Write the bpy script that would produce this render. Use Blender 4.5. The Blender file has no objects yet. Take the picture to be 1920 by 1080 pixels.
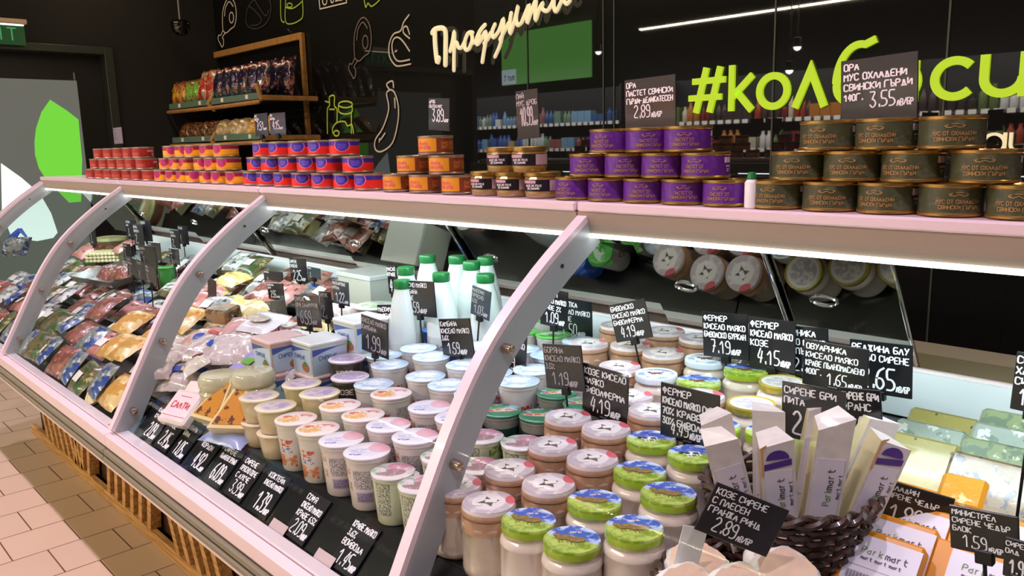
import bpy, math, random
from mathutils import Vector, Matrix
PI = math.pi
rnd = random.Random(11)
scene = bpy.context.scene
COL = scene.collection

# ------------------------------------------------------------------ camera
FPX, YAW, PITCH, ROLL, CAMZ = 1497.66, .810830, .177595, -.0232493, 1.45
_f = Vector((-math.sin(YAW)*math.cos(PITCH), math.cos(YAW)*math.cos(PITCH), -math.sin(PITCH)))
_r = Vector((math.cos(YAW), math.sin(YAW), 0)); _u = _r.cross(_f)
CR = math.cos(ROLL)*_r + math.sin(ROLL)*_u
CU = -math.sin(ROLL)*_r + math.cos(ROLL)*_u
CF = _f
CAM = Vector((0, 0, CAMZ))
cd = bpy.data.cameras.new('camera'); cam = bpy.data.objects.new('camera', cd); COL.objects.link(cam)
cd.sensor_width = 36; cd.lens = 36*FPX/1920; cd.clip_start = .05; cd.clip_end = 100
m3 = Matrix((CR, CU, -CF)).transposed()
cam.matrix_world = Matrix.Translation(CAM) @ m3.to_4x4()
scene.camera = cam

# ------------------------------------------------------------------ world, lights, exposure
scene.view_settings.view_transform = 'Standard'
scene.view_settings.look = 'None'
scene.view_settings.exposure = 0.0
scene.view_settings.gamma = 1.0
try: scene.view_settings.use_curve_mapping = False
except Exception: pass
w = bpy.data.worlds.new('world'); scene.world = w; w.use_nodes = True
w.node_tree.nodes['Background'].inputs[0].default_value = (1, .88, .72, 1)
w.node_tree.nodes['Background'].inputs[1].default_value = .12

def area(name, loc, target, sx, sy, power, color=(1, 1, 1), spread=PI):
    l = bpy.data.lights.new(name, 'AREA'); l.shape = 'RECTANGLE'; l.size = sx; l.size_y = sy
    l.energy = power; l.color = color; l.spread = spread
    o = bpy.data.objects.new(name, l); COL.objects.link(o); o.location = loc
    d = (Vector(target)-Vector(loc)).normalized()
    z = -d; x = Vector((1, 0, 0)); x = (x - z*x.dot(z)).normalized(); y = z.cross(x)
    o.matrix_world = Matrix.Translation(loc) @ Matrix((x, y, z)).transposed().to_4x4()
    return o
PINK = (1, .765, .97); WARM = (1, .80, .54); COOL = (.78, .93, 1)
for _i in range(7):        # row of ceiling spots over the customers' edge of the counters
    _l = area('ceiling_spot', (-5.3+_i*1.0, .05, 3.1), (-5.3+_i*1.0, .28, 0), .07, .07, 12.5, PINK, PI*.75); _l.data.shape = 'DISK'
area('back_wall_fill', (-2.8, 1.85, 3.05), (-2.8, 2.2, .8), 7.0, .12, 40, WARM)  # added fill, no fixture: brightens the wall lettering and snack bags
area('far_strip_light', (-3.6, -2.8, 2.83), (-3.6, -2.3, 0), 5.6, .05, 175, WARM)
area('rack_fill', (-6.8, -2.70, 2.60), (-6.8, -3.4, 1.2), 11, .04, 560, (1, .95, .9), PI*.8)  # added fill: brightens the racks so their reflection shows in the black wall
CANOPY_LIGHTS = [(-.36, 1.27), (-1.64, 1.25), (-2.91, 1.22), (-4.13, 1.15)]
for i, (cx, ln) in enumerate(CANOPY_LIGHTS):
    area('canopy_led', (cx, 1.185, 1.262), (cx, 1.62, .85), ln*.93, .07, 4.2, COOL)

# ------------------------------------------------------------------ pixel <-> place helpers (deck plane etc.)
def ray(x, y): return CF + CR*((x-960)/FPX) + CU*((540-y)/FPX)
def onY(x, y, Y):
    d = ray(x, y); return CAM + d*(Y/d.y)
def onX(x, y, X):
    d = ray(x, y); return CAM + d*(X/d.x)
DY0, DZ0, DS, STEP = .765, .765, .21, .10
def deck(Y): return DZ0 + DS*STEP*math.floor(max(0, Y-DY0)/STEP + 1e-6)
def ondeck(x, y, h=0.0):
    d = ray(x, y); k = DZ0 - DS*(DY0-0) + h
    t = (k - CAMZ)/(d.z - DS*d.y); return CAM + d*t
def seat(x, y, h, r=.03):
    """top centre of a thing of height h seen at pixel x, y: where its base stands on the stepped deck"""
    p = ondeck(x, y, h)
    for _ in range(4):
        zb = deck(p.y + r) + .0006; d = ray(x, y); t = (zb+h-CAMZ)/d.z; q = CAM + d*t
        if abs(q.y-p.y) < .001: p = q; break
        p = (p+q)/2
    return Vector((p.x, p.y, deck(p.y + r) + .0006))

# ------------------------------------------------------------------ materials
def lin(c):
    return tuple(((v/255)/12.92 if v/255 <= .04045 else (((v/255)+.055)/1.055)**2.4) for v in c) + (1,)
class NT:
    def __init__(s, name):
        s.m = bpy.data.materials.new(name); s.m.use_nodes = True; s.t = s.m.node_tree
        s.b = s.t.nodes['Principled BSDF']; s.out = s.t.nodes['Material Output']
    def n(s, typ, **kw):
        x = s.t.nodes.new(typ)
        for k, v in kw.items(): setattr(x, k, v)
        return x
    def put(s, sock, v):
        if isinstance(v, (int, float)): sock.default_value = v
        elif isinstance(v, tuple): sock.default_value = v
        else: s.t.links.new(v, sock)
    def math(s, op, a, b=0.0, c=None):
        x = s.n('ShaderNodeMath', operation=op); s.put(x.inputs[0], a); s.put(x.inputs[1], b)
        if c is not None: s.put(x.inputs[2], c)
        return x.outputs[0]
    def mix(s, f, a, b):
        x = s.n('ShaderNodeMix', data_type='RGBA'); s.put(x.inputs[0], f); s.put(x.inputs[6], a); s.put(x.inputs[7], b)
        return x.outputs[2]
    def xyz(s, kind='Object'):
        tc = s.n('ShaderNodeTexCoord'); sp = s.n('ShaderNodeSeparateXYZ'); s.t.links.new(tc.outputs[kind], sp.inputs[0])
        return tc.outputs[kind], sp.outputs[0], sp.outputs[1], sp.outputs[2]
    def noise(s, vec, scale, detail=2.0, rough=.5):
        x = s.n('ShaderNodeTexNoise'); x.inputs['Scale'].default_value = scale; x.inputs['Detail'].default_value = detail
        x.inputs['Roughness'].default_value = rough
        s.t.links.new(vec, x.inputs['Vector']); return x.outputs['Fac'], x.outputs['Color']
    def step(s, v, a, b):
        x = s.n('ShaderNodeMapRange'); x.interpolation_type = 'SMOOTHSTEP'; s.put(x.inputs[0], v); x.inputs[1].default_value = a; x.inputs[2].default_value = b
        return x.outputs[0]
    def bump(s, h, strength=.3, dist=.002):
        x = s.n('ShaderNodeBump'); x.inputs['Strength'].default_value = strength; x.inputs['Distance'].default_value = dist
        s.t.links.new(h, x.inputs['Height']); s.t.links.new(x.outputs[0], s.b.inputs['Normal'])
    def prin(s, col=None, rough=.5, metal=0, spec=.5, coat=0, ior=1.5):
        if col is not None: s.put(s.b.inputs['Base Color'], col)
        s.b.inputs['Roughness'].default_value = rough; s.b.inputs['Metallic'].default_value = metal
        s.b.inputs['Specular IOR Level'].default_value = spec; s.b.inputs['Coat Weight'].default_value = coat
        s.b.inputs['Coat Roughness'].default_value = .06; s.b.inputs['IOR'].default_value = ior
        return s.m
_mc = {}
def P(name, col, rough=.5, metal=0, spec=.5, coat=0, ior=1.5, var=0.0, vs=20):
    if name in _mc: return _mc[name]
    n = NT(name); c = lin(col)
    if var:
        v, *_ = n.xyz(); f, _c = n.noise(v, vs, 3)
        d = tuple(max(0, x*(1-var)) for x in c[:3]) + (1,)
        c = n.mix(n.step(f, .35, .65), d, c)
    _mc[name] = n.prin(c, rough, metal, spec, coat, ior); return _mc[name]
def EM(name, col, st):
    n = NT(name); n.prin(lin((10, 10, 10)), .5)
    n.b.inputs['Emission Color'].default_value = lin(col); n.b.inputs['Emission Strength'].default_value = st
    return n.m
def pat(name, base, blocks, cyl=True, rough=.35, metal=0, coat=.3, noise=None):
    """blocks: (color, u0, u1, v0, v1) rectangles, or (color, 'disc', u, v, ru, rv). cyl: u = angle/pi (0 faces -Y), v = z; flat: u = x, v = z; 'top': u = x, v = y"""
    if name in _mc: return _mc[name]
    n = NT(name); vec, x, y, z = n.xyz()
    if cyl is True: u, v = n.math('MULTIPLY', n.math('ARCTAN2', x, n.math('MULTIPLY', y, -1.0)), 1/PI), z
    elif cyl == 'top': u, v = x, y
    else: u, v = x, z
    c = lin(base)
    for b in blocks:
        if b[1] == 'disc':
            du = n.math('DIVIDE', n.math('SUBTRACT', u, b[2]), b[4]); dv = n.math('DIVIDE', n.math('SUBTRACT', v, b[3]), b[5])
            d = n.math('ADD', n.math('MULTIPLY', du, du), n.math('MULTIPLY', dv, dv)); f = n.math('LESS_THAN', d, 1.0)
        else:
            f = n.math('MULTIPLY', n.math('MULTIPLY', n.math('GREATER_THAN', u, b[1]), n.math('LESS_THAN', u, b[2])),
                       n.math('MULTIPLY', n.math('GREATER_THAN', v, b[3]), n.math('LESS_THAN', v, b[4])))
        if len(b) > 5 and b[1] != 'disc':       # printed pattern: broken up by noise
            nf, _ = n.noise(vec, b[5], 4, .7); f = n.math('MULTIPLY', f, n.step(nf, .46, .54))
        c = n.mix(f, c, lin(b[0]))
    if noise:
        nf, _ = n.noise(vec, noise[0], 4, .65); c = n.mix(n.step(nf, noise[2], noise[2]+.08), c, lin(noise[1]))
    _mc[name] = n.prin(c, rough, metal, .5, coat); return _mc[name]

alu = P('painted_aluminium', (196, 188, 184), .38, 0, .5, .25, var=.06, vs=6)
alu_dk = P('grey_profile', (150, 140, 128), .45, .2, .5, 0)
pinkmetal = P('satin_aluminium', (236, 214, 222), .30, .2, .5, .2)
steel = P('brushed_steel', (190, 186, 182), .25, .9)
chrome = P('chrome', (225, 225, 228), .12, 1)
boltm = P('bolt_metal', (190, 165, 150), .25, .95)
blackm = P('black_plastic', (14, 13, 14), .45)
deckm = P('black_deck', (13, 12, 14), .35, 0, .5, .2)
chalk = P('chalk_pen', (240, 236, 240), .7)
chalk_dim = P('faded_chalk_pen', (175, 168, 172), .8)
boardm = P('black_chalk_board', (22, 22, 27), .28, 0, .5, .15)
boardp = P('worn_chalk_board', (44, 40, 42), .25, 0, .5, .3)
woodm = NT('pine_wood')
_v, _x, _y, _z = woodm.xyz(); _mp = woodm.n('ShaderNodeMapping'); _mp.inputs['Scale'].default_value = (4, 60, 60)
woodm.t.links.new(_v, _mp.inputs[0]); _fa, _ = woodm.noise(_mp.outputs[0], 1.5, 4)
woodm = woodm.prin(woodm.mix(woodm.step(_fa, .3, .7), lin((176, 128, 68)), lin((226, 180, 116))), .5)
n = NT('black_gloss_panel'); n.prin(lin((9, 9, 10)), .6, 0, .1)
_g = n.n('ShaderNodeBsdfGlossy'); _g.inputs['Roughness'].default_value = .015; _mx = n.n('ShaderNodeMixShader'); _mx.inputs[0].default_value = .075
n.t.links.new(n.b.outputs[0], _mx.inputs[1]); n.t.links.new(_g.outputs[0], _mx.inputs[2]); n.t.links.new(_mx.outputs[0], n.out.inputs[0]); wallm = n.m
wallmat = P('black_matt_paint', (17, 14, 12), .85)
gold = P('gold_tin', (196, 160, 92), .28, .9)
silver = P('tin_rim', (190, 170, 150), .3, .85)
white = P('white_plastic', (232, 230, 226), .35, 0, .5, .2)
whitelight = EM('led_diffuser', (255, 253, 250), 5.0)
# glass: thin sheet
def glassmat(name, tint=(.95, .985, .975), refl=.018):
    n = NT(name); t = n.n('ShaderNodeBsdfTransparent'); t.inputs[0].default_value = tint + (1,)
    g = n.n('ShaderNodeBsdfGlossy'); g.inputs['Roughness'].default_value = .0
    lw = n.n('ShaderNodeLayerWeight'); lw.inputs[0].default_value = .5
    f5 = n.math('MULTIPLY_ADD', n.math('POWER', lw.outputs['Facing'], 5.0), .30, refl)
    mx = n.n('ShaderNodeMixShader'); n.t.links.new(f5, mx.inputs[0]); n.t.links.new(t.outputs[0], mx.inputs[1]); n.t.links.new(g.outputs[0], mx.inputs[2])
    n.t.links.new(mx.outputs[0], n.out.inputs[0]); return n.m
glass = glassmat('curved_glass', refl=.0012)
film = glassmat('clear_film', (.97, .97, .97), .04)
mirror = P('tinted_mirror', (165, 158, 148), .04, 1)

# ------------------------------------------------------------------ mesh helpers
class MB:
    def __init__(s): s.v = []; s.f = []; s.mi = []
    def add(s, vs, fs, mi=0):
        o = len(s.v); s.v += [tuple(v) for v in vs]; s.f += [tuple(i+o for i in f) for f in fs]; s.mi += [mi]*len(fs); return s
    def box(s, x0, x1, y0, y1, z0, z1, mi=0, M=None, c=0.0):
        if c > 0:
            vs = []; X = (x0, x1); Y = (y0, y1); Z = (z0, z1); fs = []
            idx = {}
            for i in (0, 1):
                for j in (0, 1):
                    for k in (0, 1):
                        sx, sy, sz = (1 if i == 0 else -1), (1 if j == 0 else -1), (1 if k == 0 else -1)
                        for a in range(3):
                            p = [X[i], Y[j], Z[k]]
                            for b, sg in enumerate((sx, sy, sz)):
                                if b != a: p[b] += sg*c
                            idx[i, j, k, a] = len(vs); vs.append(Vector(p))
            def q(*ks): fs.append([idx[k] for k in ks])
            for i in (0, 1): q((i, 0, 0, 0), (i, 1, 0, 0), (i, 1, 1, 0), (i, 0, 1, 0))
            for j in (0, 1): q((0, j, 0, 1), (1, j, 0, 1), (1, j, 1, 1), (0, j, 1, 1))
            for k in (0, 1): q((0, 0, k, 2), (1, 0, k, 2), (1, 1, k, 2), (0, 1, k, 2))
            for i in (0, 1):
                for j in (0, 1): q((i, j, 0, 0), (i, j, 1, 0), (i, j, 1, 1), (i, j, 0, 1))
                for k in (0, 1): q((i, 0, k, 0), (i, 1, k, 0), (i, 1, k, 2), (i, 0, k, 2))
            for j in (0, 1):
                for k in (0, 1): q((0, j, k, 1), (1, j, k, 1), (1, j, k, 2), (0, j, k, 2))
            for i in (0, 1):
                for j in (0, 1):
                    for k in (0, 1): q((i, j, k, 0), (i, j, k, 1), (i, j, k, 2))
            cc = sum(vs, Vector())/len(vs)
            for f in fs:
                nn = (vs[f[1]]-vs[f[0]]).cross(vs[f[2]]-vs[f[0]])
                if nn.dot(sum((vs[i] for i in f), Vector())/len(f)-cc) < 0: f.reverse()
        else:
            vs = [Vector((x, y, z)) for x in (x0, x1) for y in (y0, y1) for z in (z0, z1)]
            fs = [(0, 1, 3, 2), (4, 6, 7, 5), (0, 4, 5, 1), (2, 3, 7, 6), (0, 2, 6, 4), (1, 5, 7, 3)]
        if M: vs = [M @ v for v in vs]
        return s.add(vs, fs, mi)
    def lathe(s, prof, n=28, mi=0, M=None, wob=None):
        vs = []; fs = []
        for (r, z) in prof:
            for k in range(n):
                a = 2*PI*k/n; rr = r*(1 + (wob(a, z) if wob else 0)); vs.append(Vector((rr*math.cos(a), rr*math.sin(a), z)))
        for i in range(len(prof)-1):
            for k in range(n): fs.append((i*n+k, i*n+(k+1) % n, (i+1)*n+(k+1) % n, (i+1)*n+k))
        if prof[0][0] > 1e-5: fs.append(tuple(range(n))[::-1])
        if prof[-1][0] > 1e-5: fs.append(tuple((len(prof)-1)*n+k for k in range(n)))
        if M: vs = [M @ v for v in vs]
        return s.add(vs, fs, mi)
    def tube(s, pts, r, n=8, mi=0, flat=1.0):
        pts = [Vector(p) for p in pts]; vs = []; fs = []; L = len(pts)
        for i, p in enumerate(pts):
            t = (pts[min(i+1, L-1)]-pts[max(i-1, 0)]).normalized()
            a = Vector((0, 1, 0)); a = (a - t*a.dot(t))
            if a.length < 1e-4: a = Vector((1, 0, 0)) - t*t.x
            a.normalize(); b = t.cross(a)
            ends = ((-.8, .45), (-.35, .85)) if i == 0 else (((.35, .85), (.8, .45)) if i == L-1 else ())
            seq = [(0, 1.0)]
            if i == 0: seq = list(ends)+seq
            if i == L-1: seq = seq+list(ends)
            for off, sc in seq:
                for k in range(n):
                    an = 2*PI*k/n; vs.append(p + t*off*r + (a*math.cos(an)*flat + b*math.sin(an))*r*sc)
        R = len(vs)//n
        for i in range(R-1):
            for k in range(n): fs.append((i*n+k, i*n+(k+1) % n, (i+1)*n+(k+1) % n, (i+1)*n+k))
        fs.append(tuple(range(n))[::-1]); fs.append(tuple((R-1)*n+k for k in range(n)))
        return s.add(vs, fs, mi)
    def extrude(s, poly, d0, d1, fn, mi=0):
        """closed outline poly (u, v) made solid between depths d0, d1 by fn(u, v, d)"""
        n = len(poly); vs = [fn(u, v, d0) for u, v in poly]+[fn(u, v, d1) for u, v in poly]
        fs = [tuple(range(n)), tuple(range(n, 2*n))[::-1]]+[(i, n+i, n+(i+1) % n, (i+1) % n) for i in range(n)]
        return s.add(vs, fs, mi)
    def mesh(s, name, mats, smooth=35):
        me = bpy.data.meshes.new(name); me.from_pydata(s.v, [], s.f)
        for m in (mats if isinstance(mats, (list, tuple)) else [mats]): me.materials.append(m)
        if any(s.mi): me.polygons.foreach_set('material_index', s.mi)
        if smooth:
            me.polygons.foreach_set('use_smooth', [True]*len(s.f)); me.set_sharp_from_angle(angle=math.radians(smooth))
        me.update(); return me
def link(name, data, parent=None, loc=None, rot=None):
    o = bpy.data.objects.new(name, data); COL.objects.link(o)
    if parent: o.parent = parent
    if loc is not None: o.location = loc
    if rot is not None: o.rotation_euler = rot
    return o
def tag(o, label, cat, group=None, kind=None):
    o['label'] = label; o['category'] = cat
    if group: o['group'] = group
    if kind: o['kind'] = kind
    return o
def thing(name, label, cat, loc=(0, 0, 0), rot=(0, 0, 0), group=None, scale=1):
    o = link(name, None, None, loc, rot); o.empty_display_size = .05; o.scale = (scale,)*3
    return tag(o, label, cat, group)
def struct(name, me, parent=None):
    o = link(name, me, parent)
    if not parent: o['kind'] = 'structure'
    return o
def put(kind, name, label, cat, loc, rot=(0, 0, 0), group=None, scale=1):
    """kind: list of (part name, mesh, [sub-parts]); parts share mesh data between copies"""
    t = thing(name, label, cat, loc, rot, group, scale)
    for k in kind:
        o = link(k[0], k[1], t)
        for s in (k[2] if len(k) > 2 else ()): link(s[0], s[1], o)
    return t
ORD = ['first', 'second', 'third', 'fourth', 'fifth', 'sixth', 'seventh', 'eighth', 'ninth', 'tenth', 'eleventh', 'twelfth', 'thirteenth', 'fourteenth', 'fifteenth', 'sixteenth']
def nth(i, n):
    if n == 1: return 'only one'
    if i == 0: return 'leftmost'
    if i == n-1: return 'rightmost'
    return ORD[i]+' from the left'

# ------------------------------------------------------------------ stroke lettering
GL = {'А': '00 26 40|02 42', 'Б': '46 06 00 30 41 42 33 03', 'В': '00 06 36 45 44 33 03|33 42 41 30 00', 'Г': '00 06 46', 'Д': '10 26 40|00 50',
 'Е': '46 06 00 40|03 33', 'Ж': '06 23 00|46 23 40|20 26', 'З': '05 16 36 45 44 33 13|33 42 41 30 10 01', 'И': '06 00 46 40', 'Й': '06 00 46 40|17 37',
 'К': '00 06|46 03 40', 'Л': '00 26 40', 'М': '00 06 23 46 40', 'Н': '00 06|40 46|03 43', 'О': '16 05 01 10 30 41 45 36 16', 'П': '00 06 46 40',
 'Р': '00 06 36 45 44 33 03', 'С': '45 36 16 05 01 10 30 41', 'Т': '20 26|06 46', 'У': '06 23|46 10', 'Ф': '20 26|15 04 03 12 32 43 44 35 15',
 'Х': '00 46|06 40', 'Ц': '06 00 40 46', 'Ч': '06 04 13 43|46 40', 'Ш': '06 00 40 46|26 20', 'Ъ': '06 16 10 30 41 42 33 13', 'Ь': '06 00 30 41 42 33 03',
 'Ю': '00 06|03 13|26 15 11 20 30 41 45 36 26', 'Я': '40 46 16 05 04 13 43|23 00', 'Щ': '06 00 40 46|26 20', 'Ы': '06 00 20 31 32 23 03|46 40',
 '0': '16 05 01 10 20 31 35 26 16', '1': '04 26 20', '2': '05 16 26 35 34 01 00 30', '3': '06 36 13 23 32 31 20 10 01', '4': '26 02 32|35 20', '5': '36 06 03 23 32 31 20 00',
 '6': '36 15 03 01 10 20 31 32 23 03', '7': '06 36 10|13 33', '8': '23 13 04 05 16 26 35 34 23 32 31 20 10 01 02 13', '9': '33 13 04 05 16 26 35 33 31 20 00',
 '.': '10 11', ',': '11 00', '/': '00 46', '%': '00 46|15 05 06 16 15|41 31 30 40 41', '-': '03 33', 'a': '33 13 02 01 10 30|34 30', 'r': '00 04|03 14 24',
 'k': '00 06|34 02 30', 'm': '00 04 14 23 20|23 34 43 40', 't': '16 11 20 30|04 34', 'E': '46 06 00 40|03 33', 'X': '00 46|06 40', 'I': '20 26', 'T': '20 26|06 46',
 'B': '00 06 36 45 44 33 03|33 42 41 30 00', 'L': '06 00 40', 'O': '16 05 01 10 30 41 45 36 16', 'C': '45 36 16 05 01 10 30 41', 'D': '00 06 26 44 42 20 00', 'F': '46 06 00|03 33',
 'N': '00 06 40 46', 'A': '00 26 40|02 42', 'R': '00 06 36 45 44 33 03|23 40', 'P': '00 06 36 45 44 33 03'}
def chaikin(p):
    if len(p) < 3: return p
    out = [p[0]]
    for a, b in zip(p, p[1:]):
        out += [(a[0]*.78+b[0]*.22, a[1]*.78+b[1]*.22), (a[0]*.22+b[0]*.78, a[1]*.22+b[1]*.78)]
    return out+[p[-1]]
def strokes(text, h, jit=0.0, narrow=1.0):
    """polylines of a line of text of cap height h, and its width"""
    k = h/6; x = 0; out = []
    for ch in text:
        if ch == ' ': x += 3.2*k*narrow; continue
        g = GL.get(ch)
        if not g: continue
        ws = 2.0 if ch in '.,' else (4.2 if ch in '0123456789' else (6.0 if ch in 'ДФЖШЩ' else 5.4)); dy = (rnd.random()-.5)*jit*h
        for pl in g.split('|'):
            pts = [(x+int(q[0])*k*narrow+(rnd.random()-.5)*jit*h*.4, int(q[1])*k+dy+(rnd.random()-.5)*jit*h*.4) for q in pl.split()]
            out.append(chaikin(pts))
        x += ws*k*narrow
    return out, max(x-1.2*k*narrow, .0001)
_rk = [0]
def ribbon(mb, pls, wd, fn, mi=0, ax_=1.0):
    """pen strokes as flat quads; each lies a hair above the one before, so that crossing strokes do not share a plane"""
    for p in pls:
        for (ax, ay), (bx, by) in zip(p, p[1:]):
            dx, dy = bx-ax, by-ay; L = math.hypot(dx, dy)
            if L < 1e-7: continue
            tx, ty = dx/L*wd*.5, dy/L*wd*.5; px_ = ty*ax_; ex, ey = tx*.55, ty*.55
            q = [fn(u, v) for u, v in ((ax-ex-px_, ay-ey+tx), (ax-ex+px_, ay-ey-tx), (bx+ex+px_, by+ey-tx), (bx+ex-px_, by+ey+tx))]
            nn = (q[1]-q[0]).cross(q[3]-q[0])
            if nn.length > 1e-14: nn.normalize()
            _rk[0] = (_rk[0]+1) % 7
            mb.add([c+nn*(5e-5*_rk[0]) for c in q], [(0, 1, 2, 3)], mi)
def fit_text(mb, text, cx, base, h, maxw, wd, fn, align='c', jit=.0, narrow=1.0, mi=0, ax_=1.0):
    st, wdt = strokes(text, h, jit, narrow); sc = min(1, maxw/wdt); ox = cx-wdt*sc/2 if align == 'c' else cx
    ribbon(mb, [[(ox+u*sc, base+v) for u, v in p] for p in st], wd, fn, mi, ax_); return wdt*sc

# ------------------------------------------------------------------ price tags (board + handwriting + clip, stem, foot)
def tag_parts(t, Wd, Ht, text, board=None, pen=None, stem=0.0, foot=True, pb=.11):
    b = MB().box(-Wd/2, Wd/2, 0, .003, 0, Ht, c=.0008); link('board', b.mesh('board', board or boardm), t)
    if text:
        L = text.split('|'); price = L[-1]; lines = L[:-1]; mb = MB(); f = lambda u, v: Vector((u, -.0007, v))
        lh = min((.118 if pb < .2 else .095)*Ht, .0125); y = Ht*.955-lh*1.2
        for s in lines:
            fit_text(mb, s, -Wd*.45, y, lh, Wd*.9, lh*(.17 if pb < .2 else .19), f, 'l', .06, .92, 0, 1.25); y -= lh*1.55
        xs_ = -.30
        if lines and len(lines) > 2 and lines[-1].endswith('0Г.'): y += lh*1.3; xs_ = -.10
        ph = max(min(y+lh*1.1-Ht*pb, Ht*.40), Ht*.22)
        pw = fit_text(mb, price, Wd*xs_, Ht*pb, ph, Wd*(.28-xs_)*.92, ph*.085, f, 'l', .05, .72, 0, 1.25)
        fit_text(mb, 'ЛВ/БР' if len(price) > 2 else '', Wd*xs_+pw+Wd*.03, Ht*(pb-.01), lh*.95, Wd*.20, lh*.17, f, 'l', .10, 1.0, 0, 1.25)
        link('handwriting', mb.mesh('handwriting', pen or chalk, 0), t)
    if stem > .004:
        link('clip', MB().box(-.009, .009, -.004, .007, -.010, .006, c=.001).mesh('clip', blackm), t)
        link('stem', MB().lathe([(.0022, -stem+.003), (.0022, -.008)], 8).mesh('stem', blackm), t)
        if foot: link('foot', MB().lathe([(.0032, -stem+.0006), (.0032, -stem+.003), (.0022, -stem+.006)], 14).mesh('foot', blackm), t)
def price_tag(c, text, label, Y=None, W=.098, board=None, pen=None, stem=True, group=None, base=None, yaw=0.0, pb=.11):
    """c: corners TL, TR, BR, BL as seen; the board stands upright in the plane turned by yaw through its centre at depth Y"""
    TL, TR, BR, BL = c
    if base is None and Y is not None:
        def cost(y_):
            q0, q1 = onY(BL[0], BL[1], y_), onY(BR[0], BR[1], y_); m_ = (q0+q1)/2; k_ = 0
            for A_, r_ in ROUND:
                l_ = A_[0].location; top = A_[-1].location.z + (.265 if A_[0].name.startswith('milk') else .118); dy_ = abs(l_.y-y_)
                if stem and math.hypot(l_.x-m_.x, dy_) < r_+.004: k_ += 3
                if dy_ < r_+.004 and q0.x-r_*.6 < l_.x < q1.x+r_*.6 and min(q0.z, q1.z) < top: k_ += 1
            return k_ + abs(y_-Y)*8
        Y = min((Y+d_*.006 for d_ in range(-12, 13)), key=cost)
    p0 = onY(sum(p[0] for p in c)/4, sum(p[1] for p in c)/4, Y)
    fn = Vector((math.sin(yaw), -math.cos(yaw), 0))
    def onpl(p): d = ray(*p); return CAM + d*((p0-CAM).dot(fn)/d.dot(fn))
    tl, tr, br, bl = [onpl(p) for p in c]
    ux = ((tr-tl)+(br-bl)).normalized(); uy = -fn; uz = ux.cross(uy)
    Wd = ((tr-tl).length+(br-bl).length)/2; Ht = ((tl-bl).dot(uz)+(tr-br).dot(uz))/2
    ctr = (bl+br)/2; g = deck(Y) if base is None else base
    st = max(0, (ctr.z-g)/max(.5, uz.z)) if stem else 0
    t = thing('price_tag', label, 'price tag', ctr, (0, 0, 0), group)
    t.rotation_euler = Matrix((ux, uy, uz)).transposed().to_euler()
    tag_parts(t, Wd, Ht, text, board, pen, st if st < .25 else 0, True, pb)
    return t

# ================================================================== THE SETTING
XL, YW, ZC = -6.2, 2.8, 3.2
n = NT('floor_tiles')
_v, _x, _y, _z = n.xyz('Object')
cb = n.n('ShaderNodeCombineXYZ')
n.put(cb.inputs[0], n.math('ADD', n.math('DIVIDE', n.math('ADD', _y, -.6356), .2275), .5)); n.put(cb.inputs[1], n.math('DIVIDE', n.math('ADD', _x, 3.673), .2267))
br = n.n('ShaderNodeTexBrick'); br.offset = .5; br.offset_frequency = 2
n.t.links.new(cb.outputs[0], br.inputs['Vector'])
br.inputs['Scale'].default_value = 1; br.inputs['Brick Width'].default_value = 1; br.inputs['Row Height'].default_value = 1
br.inputs['Mortar Size'].default_value = .012; br.inputs['Mortar Smooth'].default_value = .2; br.inputs['Bias'].default_value = 0
br.inputs['Color1'].default_value = lin((212, 190, 164)); br.inputs['Color2'].default_value = lin((206, 186, 162)); br.inputs['Mortar'].default_value = lin((92, 62, 52))
nf, _ = n.noise(_v, 1.3, 4)
n.prin(n.mix(n.math('MULTIPLY', n.step(nf, .3, .8), .16), br.outputs[0], lin((185, 160, 135))), .42, 0, .4)
n.bump(br.outputs['Fac'], -.4, .002)
struct('floor', MB().box(-13, 3.2, -4.2, YW+.1, -.06, 0).mesh('floor', n.m, 0))
struct('wall_front', MB().box(-13, 3.2, -4.3, -4.2, 0, ZC).mesh('wall_front', wallmat, 0))
struct('ceiling', MB().box(-13, 3.2, -4.2, YW+.1, ZC, ZC+.06).mesh('ceiling', wallmat, 0))
struct('wall_back', MB().box(XL-.1, 3.2, YW, YW+.1, 0, ZC).mesh('wall_back', wallm, 0))
# end wall with the doorway
wl = MB(); DT, DYa, DYb = 2.19, .2, 2.03
wl.box(XL-.3, XL, DYb, YW, 0, ZC); wl.box(XL-.3, XL, DYa, DYb, DT, ZC); wl.box(XL-.3, XL, DYa-.06, DYa, 0, ZC)
struct('wall_left', wl.mesh('wall_left', wallmat, 0))
dr = struct('door_1', MB().box(XL-.16, XL-.12, DYa, DYb, 0, DT).mesh('door_panel', P('dark_door_metal', (26, 24, 23), .4)))
for a in ((XL-.12, XL+.02, DYb-.06, DYb, 0, DT), (XL-.12, XL+.02, DYa, DYb-.06, DT-.05, DT)):
    link('door_frame', MB().box(*a, c=.003).mesh('door_frame', P('door_frame_paint', (38, 42, 34), .4)), dr)
link('closing_edge', MB().box(XL-.12, XL-.10, 1.785, 1.797, .05, 2.02).mesh('closing_edge', steel), dr)
for k, x in enumerate((-2.80, -2.33, -2.27, -1.52, -.93)):
    struct('trim_%d' % (k+1), MB().box(x-.003, x+.003, YW-.004, YW, .2, ZC).mesh('panel_joint', P('joint_profile', (62, 66, 56), .4)))

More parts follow.
